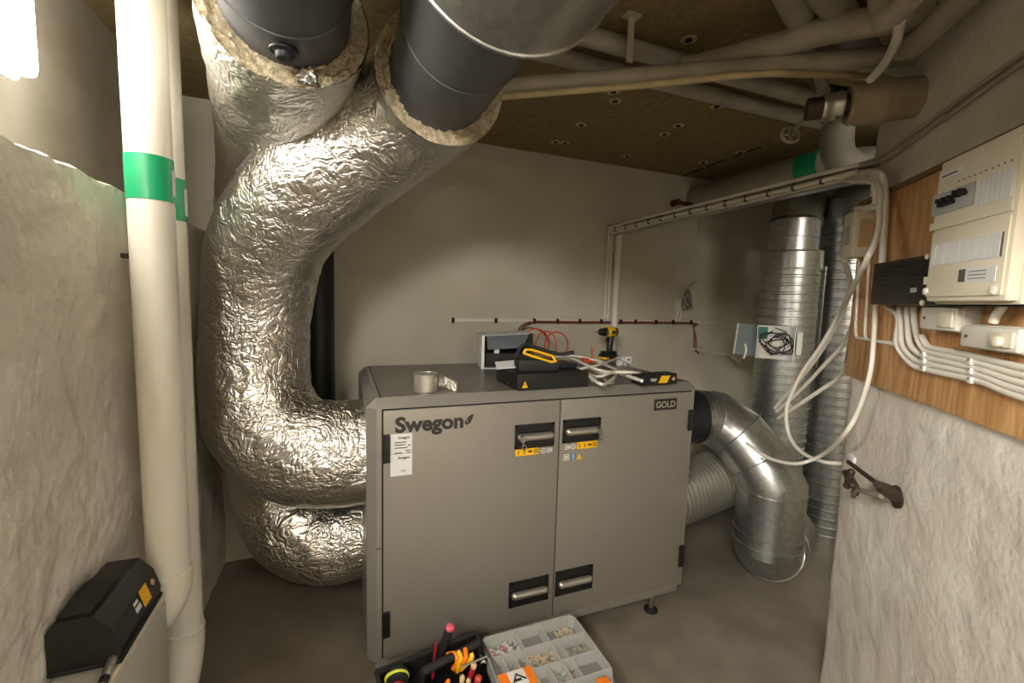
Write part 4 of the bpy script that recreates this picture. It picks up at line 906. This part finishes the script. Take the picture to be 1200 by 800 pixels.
# open white carton lying on its side
c0 = PZ(567, 432, TT); CM = frame(c0, Vector((.985, -.17, 0)).normalized(), Vector((.17, .985, 0)).normalized())
ob = thing('open_carton', 'open white cardboard carton on its side with a black inside, on the unit', 'carton', c0)
part('bottom_flap', MB().box((0, 0, 0), (.34, .24, .004), 0, CM), 'label_white', ob, smooth=0)
part('side_panel', MB().box((-.016, -.01, 0), (0, .24, .19), 0, CM), 'label_white', ob, smooth=0)
part('top_panel', MB().add([CM @ Vector(q_) for q_ in ((0, .06, .182), (.28, .10, .195), (.3, .26, .2), (0, .24, .19), (0, .06, .178), (.28, .10, .191), (.3, .26, .196), (0, .24, .186))], [(0, 1, 2, 3), (7, 6, 5, 4), (0, 4, 5, 1), (1, 5, 6, 2), (2, 6, 7, 3), (3, 7, 4, 0)]), 'label_white', ob, smooth=0)
part('hanging_flap', MB().add([CM @ Vector(q_) for q_ in ((.02, .06, .18), (.28, .1, .192), (.22, .0, .12), (.02, .0, .11), (.02, .062, .178), (.28, .102, .19), (.22, .004, .118), (.02, .004, .108))], [(0, 1, 2, 3), (7, 6, 5, 4), (0, 4, 5, 1), (1, 5, 6, 2), (2, 6, 7, 3), (3, 7, 4, 0)]), 'grey_lid', ob, smooth=0)
part('inside', MB().box((.001, .2, .004), (.33, .236, .185), 0, CM), 'black_plastic', ob, smooth=0)
part('foam', MB().box((.01, .03, .004), (.3, .2, .085), .01, CM), 'rubber', ob)
part('slip', MB().box((.06, .02, .085), (.09, .03, .13), .002, CM), 'label_white', ob)
# cordless drill
DM = frame(Vector((1.535, .80, TT+.012)), Vector((-.96, -.28, 0)).normalized(), Vector((.28, -.96, 0)).normalized())    # local x: nose, z: up
dr = thing('cordless_drill', 'yellow and black cordless drill standing upright on the unit', 'drill', DM @ Vector((0, 0, 0)))
def dl(p0, axis, prof, n=24):
    return MB().lathe(DM @ Vector(p0), DM.to_3x3() @ Vector(axis), prof, n)
part('battery', MB().box((-.055, -.036, 0), (.062, .036, .034), .008, DM), 'black_plastic', dr)
part('battery_trim', MB().box((.03, -.037, .002), (.066, .037, .016), .004, DM).box((-.058, -.037, .002), (-.03, .037, .016), .004, DM), 'yellow_tool', dr)
part('foot_plate', MB().box((-.052, -.03, .034), (.05, .03, .052), .006, DM), 'black_plastic', dr)
hp = [DM @ Vector(q_) for q_ in ((-.012, 0, .045), (-.008, 0, .08), (-.014, 0, .12), (-.02, 0, .155))]
part('grip', MB().tube(smooth_path(hp, .01), .0205, 16), 'black_plastic', dr)
part('trigger', MB().box((.008, -.008, .115), (.026, .008, .148), .004, DM), 'rubber', dr)
part('motor_housing', dl((-.062, 0, .182), (1, 0, 0), [(0, .018), (.004, .03), (.03, .034), (.034, .034)], 26), 'black_plastic', dr)
part('gear_housing', dl((-.03, 0, .182), (1, 0, 0), [(0, .0345), (.03, .036), (.058, .035), (.066, .03)], 26), 'yellow_tool', dr)
part('clutch_ring', dl((.034, 0, .182), (1, 0, 0), [(0, .029), (.016, .029), (.02, .026)], 26), 'steel', dr)
part('chuck', dl((.053, 0, .182), (1, 0, 0), [(0, .026), (.03, .024), (.045, .017), (.05, .012)], 22), 'black_plastic', dr)
part('bit', dl((.1, 0, .182), (1, 0, 0), [(0, .005), (.035, .005), (.04, .003), (.06, .002)], 10), 'steel', dr)
for s_ in (-1, 1): part('label_plate', MB().box((-.022, s_*.034, .17), (.015, s_*.0368, .192), .001, DM), 'rubber', dr)
# loose white cables in a heap
hz = TT
heap = [([(652, 414), (675, 422), (700, 433), (722, 437), (748, 444)], .008), ([(655, 417), (690, 421), (715, 430), (735, 440), (752, 446)], .008), ([(668, 420), (700, 436), (712, 436), (740, 436), (755, 438)], .007), ([(680, 432), (700, 428), (725, 420), (738, 426)], .006), ([(690, 440), (705, 450), (718, 444), (725, 436), (745, 437)], .007), ([(672, 428), (688, 437), (702, 441), (716, 437), (733, 434)], .006), ([(650, 418), (672, 417), (694, 421), (712, 425)], .007), ([(694, 446), (704, 441), (716, 449), (722, 440)], .005)]
desc = ['longest of the loose white cables reaching the black battery pack', 'loose white cable running beside the longest one to the battery pack', 'loose white cable looping in the middle of the heap', 'loose white cable ending at the white connector block', 'white cable loop lying in front of the heap', 'short white cable crossing the middle of the heap', 'white cable at the back of the heap below the drill', 'thin grey loop at the front right of the control case']
for k, (pp, r_) in enumerate(heap):
    pts = [PZ(u, v, hz+r_+.02+.035*(.5+.5*math.sin(k*2.1+i*1.3))*(1 if 0 < i < len(pp)-1 else .6)) for i, (u, v) in enumerate(pp)]
    cable(pts, r_, desc[k], m='cable_grey' if k == 7 else 'cable_white', group='loose cables heaped on the unit', n=8)
c_ = PZ(734, 428, hz+.0)
cb = thing('connector_block', 'white plastic connector block on the cable heap', 'connector', Vector((c_.x, min(c_.y, .8), hz)))
bx_ = Vector((c_.x, min(c_.y, .82), hz)); part('block', MB().box((bx_.x-.022, bx_.y-.02, hz), (bx_.x+.022, bx_.y+.02, hz+.06), .004), 'label_white', cb); part('clip', MB().box((bx_.x-.07, bx_.y-.012, hz+.0), (bx_.x-.035, bx_.y+.012, hz+.055), .005), 'label_white', cb); part('stud', MB().box((bx_.x-.007, bx_.y-.022, hz+.035), (bx_.x+.007, bx_.y-.018, hz+.045)), 'print_grey', cb)
# battery pack
q0 = PZ(751, 452, TT); q1 = PZ(793, 449.5, TT); ux2 = (q1-q0).normalized(); uy2 = Vector((-ux2.y, ux2.x, 0)); BM = frame(q0, ux2, uy2); wb2 = (q1-q0).length
bt = thing('battery_pack', 'black battery pack with a yellow label at the right end of the unit', 'battery', q0)
part('shell', MB().box((0, 0, 0), (wb2, .075, .052), .005, BM), 'black_plastic', bt); part('ribs', MB().box((-.003, .004, .006), (.012, .07, .046), .002, BM), 'rubber', bt)
part('yellow_label', MB().add([BM @ Vector((wb2*a_, -.001, b2)) for a_, b2 in ((.47, .008), (.72, .008), (.8, .044), (.55, .044))], [(0, 1, 2, 3)]), 'yellow_tool', bt, smooth=0)
part('button', MB().lathe(BM @ Vector((wb2*.9, 0, .026)), -uy2, [(0, .009), (.002, .008)], 14), 'box_yellowed', bt); part('print', MB().add([BM @ Vector((wb2*a_, -.001, b2)) for a_, b2 in ((.28, .018), (.4, .018), (.44, .032), (.24, .032))], [(0, 1, 2, 3)]), 'breaker_grey', bt, smooth=0)
# orange cable coils hanging from the rail onto the case
def loop(cu, cv, ru, rv, y, t0, t1, n=16): return [PY(cu+ru*math.cos(math.radians(t0+(t1-t0)*i/n)), cv+rv*math.sin(math.radians(t0+(t1-t0)*i/n)), y+.012*math.sin(i)) for i in range(n+1)]
for k, (a_, r_, m_, lab) in enumerate(((loop(652, 404, 13.5, 15, .75, 60, 410), .005, 'orange_cable', 'bright orange cable coil on the right of the heap'), (loop(628, 402, 15, 17, .8, 175, 380), .0045, 'orange_cable', 'orange cable arch beside the coil'), (loop(622, 408, 22, 24, .85, 190, 350), .0045, 'copper_cable', 'wide reddish cable arch over the control case'), (loop(640, 404, 12, 16, .78, 150, 460), .004, 'orange_cable', 'small orange cable loop in the middle of the coils'))):
    cable(a_, r_, lab, m=m_, group='orange cables', n=8)
for k, du in enumerate((0, 5)):
    cable([PY(622+du, 376.5, YB-.02), PY(612+du, 381, YB-.06), PY(606+du*.6, 390, 1.0), PY(603+du, 402, .85), PY(605+du*1.5, 412, .75)], .005, ('left' if k == 0 else 'right')+' reddish cable drooping from the rail to the control case', m='copper_cable', group='orange cables', n=8)
cn = PZ(660, 417, TT+.03); single('orange_plug', MB().box((cn.x-.03, .52, TT+.03), (cn.x+.045, .56, TT+.06), .006).cyl((cn.x+.03, .54, TT+.055), (cn.x+.032, .55, TT+.12), .006, 8), 'orange_cable', 'orange cable plug under the coil', 'plug')

# ================================================================== tools on the floor in front of the unit
ZC = .30
A = PZ(562, 747, ZC); B = PZ(671, 718, ZC); ux = (B-A).normalized(); uy = Vector((ux.y, -ux.x, 0)); Wc = (B-A).length; Dc = .36; HC = .062
OM = frame(A-Vector((0, 0, HC)), ux, uy)
tb = thing('tool_box', 'low black tool box under the clear organiser case', 'tool box', A-Vector((0, 0, ZC)))
TBZ = -(ZC-HC)
TM_ = frame(A-Vector((0, 0, HC)), ux, uy)
part('body', MB().box((.02, .02, TBZ), (Wc-.02, Dc-.03, -.03), .012, TM_), 'black_plastic', tb); part('lid', MB().box((.012, .012, -.035), (Wc-.012, Dc-.02, -.001), .008, TM_), 'rubber', tb)
for x in (.08, Wc-.12): part('latch', MB().box((x, Dc-.035, -.06), (x+.05, Dc-.012, -.01), .004, TM_), 'red_dark', tb)
oc = thing('organiser_case', 'clear plastic organiser case with orange latch and small compartments', 'case', A-Vector((0, 0, HC)))
outl = [(0, .02), (.02, 0), (Wc-.02, 0), (Wc, .02), (Wc, Dc-.07), (Wc-.03, Dc-.02), (Wc*.74, Dc), (Wc*.70, Dc-.045), (Wc*.36, Dc-.045), (Wc*.32, Dc), (.03, Dc), (0, Dc-.03)]
part('base', MB().prism([OM @ Vector((x, y, 0)) for x, y in outl], (0, 0, .008)), 'case_floor', oc, smooth=0)
wl = MB()
for i in range(len(outl)):
    a_ = Vector((*outl[i], 0)); b_ = Vector((*outl[(i+1) % len(outl)], 0)); d_ = (b_-a_).normalized(); n_ = Vector((-d_.y, d_.x, 0))*.004
    wl.add([OM @ (p+Vector((0, 0, z))) for z in (.008, HC-.004) for p in (a_, b_, b_+n_, a_+n_)], [(0, 1, 2, 3), (7, 6, 5, 4), (0, 4, 5, 1), (1, 5, 6, 2), (2, 6, 7, 3), (3, 7, 4, 0)])
part('rim_wall', wl, 'divider_clear', oc, smooth=0)
part('lid', MB().prism([OM @ Vector((x, y, HC-.004)) for x, y in outl], (0, 0, .004)), 'lid_clear', oc, smooth=0, label='see-through lid')
divs = [((0, .10), (Wc, .10)), ((0, .195), (Wc, .195)), ((Wc*.62, .285), (Wc, .285)), ((Wc*.36, 0), (Wc*.36, .10)), ((Wc*.62, 0), (Wc*.62, Dc-.05)), ((Wc*.34, .10), (Wc*.34, Dc-.05)), ((.13*Wc, .1), (.13*Wc, .195)), ((.24*Wc, .1), (.24*Wc, .195)), ((.70*Wc, .1), (.70*Wc, .195)), ((.72*Wc, .195), (.72*Wc, .285)), ((.48*Wc, .195), (.48*Wc, .285)), ((.34*Wc, .285), (.62*Wc, .285))]
for (a_, b_) in divs:
    a_ = Vector((*a_, 0)); b_ = Vector((*b_, 0)); d_ = (b_-a_).normalized(); n_ = Vector((-d_.y, d_.x, 0))*.0025
    part('divider', MB().add([OM @ (p+Vector((0, 0, z))) for z in (.008, HC-.006) for p in (a_-n_, b_-n_, b_+n_, a_+n_)], [(0, 1, 2, 3), (7, 6, 5, 4), (0, 4, 5, 1), (1, 5, 6, 2), (2, 6, 7, 3), (3, 7, 4, 0)]), 'divider_clear', oc, smooth=0)
part('latch', MB().box((Wc*.79, Dc-.045, .0), (Wc*.90, Dc+.008, HC+.004), .006, OM), 'orange', oc, label='orange latch'); part('latch', MB().box((Wc*.08, Dc-.01, .0), (Wc*.2, Dc+.012, HC+.004), .006, OM), 'orange', oc, label='orange latch')
lb = part('label', MB().box((.015*Wc, .185, HC), (.325*Wc, .255, HC+.0012), 0, OM), 'orange', oc, smooth=0, label='orange and white label')
part('label_field', MB().box((.10*Wc, .187, HC+.0012), (.25*Wc, .253, HC+.0018), 0, OM), 'label_white', lb, smooth=0)
part('print', MB().tube([OM @ Vector(q_) for q_ in ((.12*Wc, .238, HC+.003), (.17*Wc, .205, HC+.003), (.24*Wc, .232, HC+.003))], .003, 6).box((.13*Wc, .222, HC+.0018), (.2*Wc, .232, HC+.0024), 0, OM), 'logo_black', lb, smooth=0)
part('label_tag', MB().box((.14*Wc, .255, HC), (.26*Wc, .284, HC+.0012), 0, OM), 'label_white', lb, smooth=0)
part('hinge_handle', MB().tube(smooth_path([OM @ Vector(q_) for q_ in ((Wc*.36, Dc-.03, HC*.6), (Wc*.4, Dc+.015, HC*.6), (Wc*.66, Dc+.015, HC*.6), (Wc*.7, Dc-.03, HC*.6))], .02), .009, 8), 'case_clear', oc)
# small fittings in the compartments, too many to count
spots = [(.16, .05, .10, .03, 'label_white', 60), (.85, .05, .05, .025, 'beige', 30), (.48, .145, .07, .035, 'box_yellowed', 60), (.55, .24, .04, .03, 'steel', 34), (.85, .32, .08, .02, 'steel', 34), (.16, .06, .06, .02, 'pink', 16), (.86, .145, .07, .02, 'wrap_cloth', 22), (.66, .15, .02, .02, 'beige', 10), (.68, .24, .02, .02, 'copper_cable', 12), (.29, .15, .03, .02, 'copper_cable', 14), (.19, .15, .03, .02, 'wrap_cloth', 14)]
for (fx_, fy, sx, sy, m_, n_) in spots:
    mb = MB()
    for i in range(n_):
        p = OM @ Vector((Wc*fx_+random.uniform(-sx, sx)*.8, fy+random.uniform(-sy, sy), .012+random.uniform(0, .022))); d_ = Vector((random.uniform(-1, 1), random.uniform(-1, 1), random.uniform(-.3, .3))).normalized()*random.uniform(.006, .012)
        mb.tube([p-d_, p+d_], random.uniform(.0025, .0045), 6)
    o = part('small_fittings', mb, m_, oc); o['kind'] = 'stuff'
# open black tool tote
A = PZ(441, 787, ZC); B = PZ(557, 741, ZC); ux = (B-A).normalized(); uy = Vector((ux.y, -ux.x, 0)); Wt = (B-A).length; Dt = .26
QM = frame(Vector((A.x, A.y, 0)), ux, uy)
tt = thing('tool_tote', 'open black tool tote full of hand tools in front of the unit', 'tool tote', Vector((A.x, A.y, 0)))
for nm, p0, p1_ in (('back_panel', (0, 0, .02), (Wt, .012, ZC)), ('front_panel', (0, Dt-.012, .02), (Wt, Dt, ZC-.03)), ('side_panel', (0, .01, .02), (.012, Dt-.01, ZC-.01)), ('side_panel', (Wt-.012, .01, .02), (Wt, Dt-.01, ZC-.01)), ('bottom', (0, 0, 0), (Wt, Dt, .022))):
    part(nm, MB().box(p0, p1_, .004, QM), 'black_plastic', tt)
part('rim', MB().tube([QM @ Vector(q_) for q_ in ((0, 0, ZC), (Wt, 0, ZC), (Wt, Dt, ZC-.02), (0, Dt, ZC-.02), (0, 0, ZC))], .008, 8, False), 'rubber', tt)
part('carry_handle', MB().tube([QM @ Vector(q_) for q_ in ((.12, .13, ZC+.05), (Wt-.04, .11, ZC+.055))], .014, 14), 'rubber', tt)
for x, y in ((.12, .13), (Wt-.04, .11)): part('handle_post', MB().box((x-.006, y-.01, .02), (x+.006, y+.01, ZC+.05), .002, QM), 'black_plastic', tt)
def tool(u0, v0, z0, u1, v1, z1, r_, m_, tip, tm, label, name='screwdriver', cat='screwdriver'):
    a_ = PZ(u0, v0, z0); b_ = PZ(u1, v1, z1); d_ = (a_-b_).normalized(); t = thing(name, label, cat, b_, 'hand tools in the tote')
    Lh = (a_-b_).length; part('handle', MB().lathe(b_, d_, [(0, r_*.6), (Lh*.1, r_), (Lh*.45, r_*.92), (Lh*.8, r_), (Lh*.95, r_*.8), (Lh, r_*.4)], 14), m_, t)
    part('shaft', MB().tube([b_, b_-d_*min(.12, b_.z-.03)], .004, 8), 'steel', t)
    if tip: part('end_cap', MB().lathe(a_-d_*.012, d_, [(0, r_*1.05), (.01, r_*1.05), (.016, r_*.5)], 14), tm, t)
tool(528, 733, .42, 514, 775, .27, .016, 'rubber', True, 'pink', 'tall black-handled tool with a red end standing in the tote', 'hammer_handle', 'tool')
tool(511, 752, .38, 507, 795, .25, .006, 'red_dark', False, None, 'thin dark red rod tool standing upright in the tote')
tool(556, 778, .34, 549, 798, .27, .010, 'red_handle', True, 'beige', 'red-handled screwdriver next to the orange clips')
tool(561, 793, .30, 555, 815, .22, .012, 'red_handle', True, 'orange_cable', 'short bright red screwdriver at the right side of the tote')
tool(542, 792, .32, 540, 812, .26, .009, 'box_yellowed', True, 'beige', 'yellowish-ended screwdriver at the front of the tote')
tool(549, 796, .31, 548, 816, .25, .008, 'red_dark', True, 'beige', 'dark red screwdriver with a pale end at the front of the tote')
tool(526, 796, .32, 518, 815, .25, .009, 'orange', False, None, 'orange-handled screwdriver at the front edge of the tote')
a_ = PZ(541, 781, .36); b_ = PZ(571, 768.5, .36); single('steel_rod', MB().tube([a_, b_], .0035, 8), 'silver', 'thin silver rod lying across the edge of the tote', 'rod', 'hand tools in the tote')
for lab_, grips in (('orange-handled pliers standing open in the tote', ((((524, 767, .35), (533, 766, .36), (536, 775, .34), (531, 783, .31)), 'orange'), (((545, 760, .37), (546, 770, .36), (541, 778, .33), (535, 784, .3)), 'orange'))), ('yellow-handled pliers standing behind the orange ones in the tote', ((((537, 763, .37), (540, 770, .36), (537, 780, .33), (536, 786, .3)), 'yellow_tool'), (((552, 765, .36), (553, 770, .35), (547, 777, .33), (540, 784, .3)), 'yellow_tool')))):
    e_ = PZ(*grips[0][0][-1]); f_ = PZ(*grips[1][0][-1]); c_ = (e_+f_)/2
    pl_ = thing('pliers', lab_, 'pliers', c_-Vector((0, 0, .1)), 'hand tools in the tote')
    for pp, m_ in grips: part('grip', MB().tube(smooth_path([PZ(*q_) for q_ in pp], .01), .0085, 10), m_, pl_)
    part('jaws', MB().tube([e_, c_-Vector((0, 0, .05)), c_-Vector((0, 0, .11))], [.006, .011, .004], 8).tube([f_, c_-Vector((.004, 0, .05)), c_-Vector((.004, 0, .11))], [.006, .011, .004], 8), 'steel', pl_)
c_ = PZ(465, 795, .31); tm_ = thing('tape_measure', 'lime-edged black and red tape measure in the corner of the tote', 'tape measure', c_-Vector((0, 0, .04)))
part('body', MB().lathe(c_-Vector((0, .02, 0)), (0.1, 1, .35), [(0, .03), (.004, .036), (.036, .036), (.04, .03)], 26), 'rubber', tm_); part('lime_band', MB().torus(c_-Vector((0, .0, -.004)), (0.1, 1, .35), .036, .006, 28, 8), 'lime', tm_); part('red_face', MB().lathe(c_-Vector((0, .024, 0.001)), (-.1, -1, -.35), [(0, .02), (.003, .02), (.005, .014)], 20), 'red_handle', tm_)
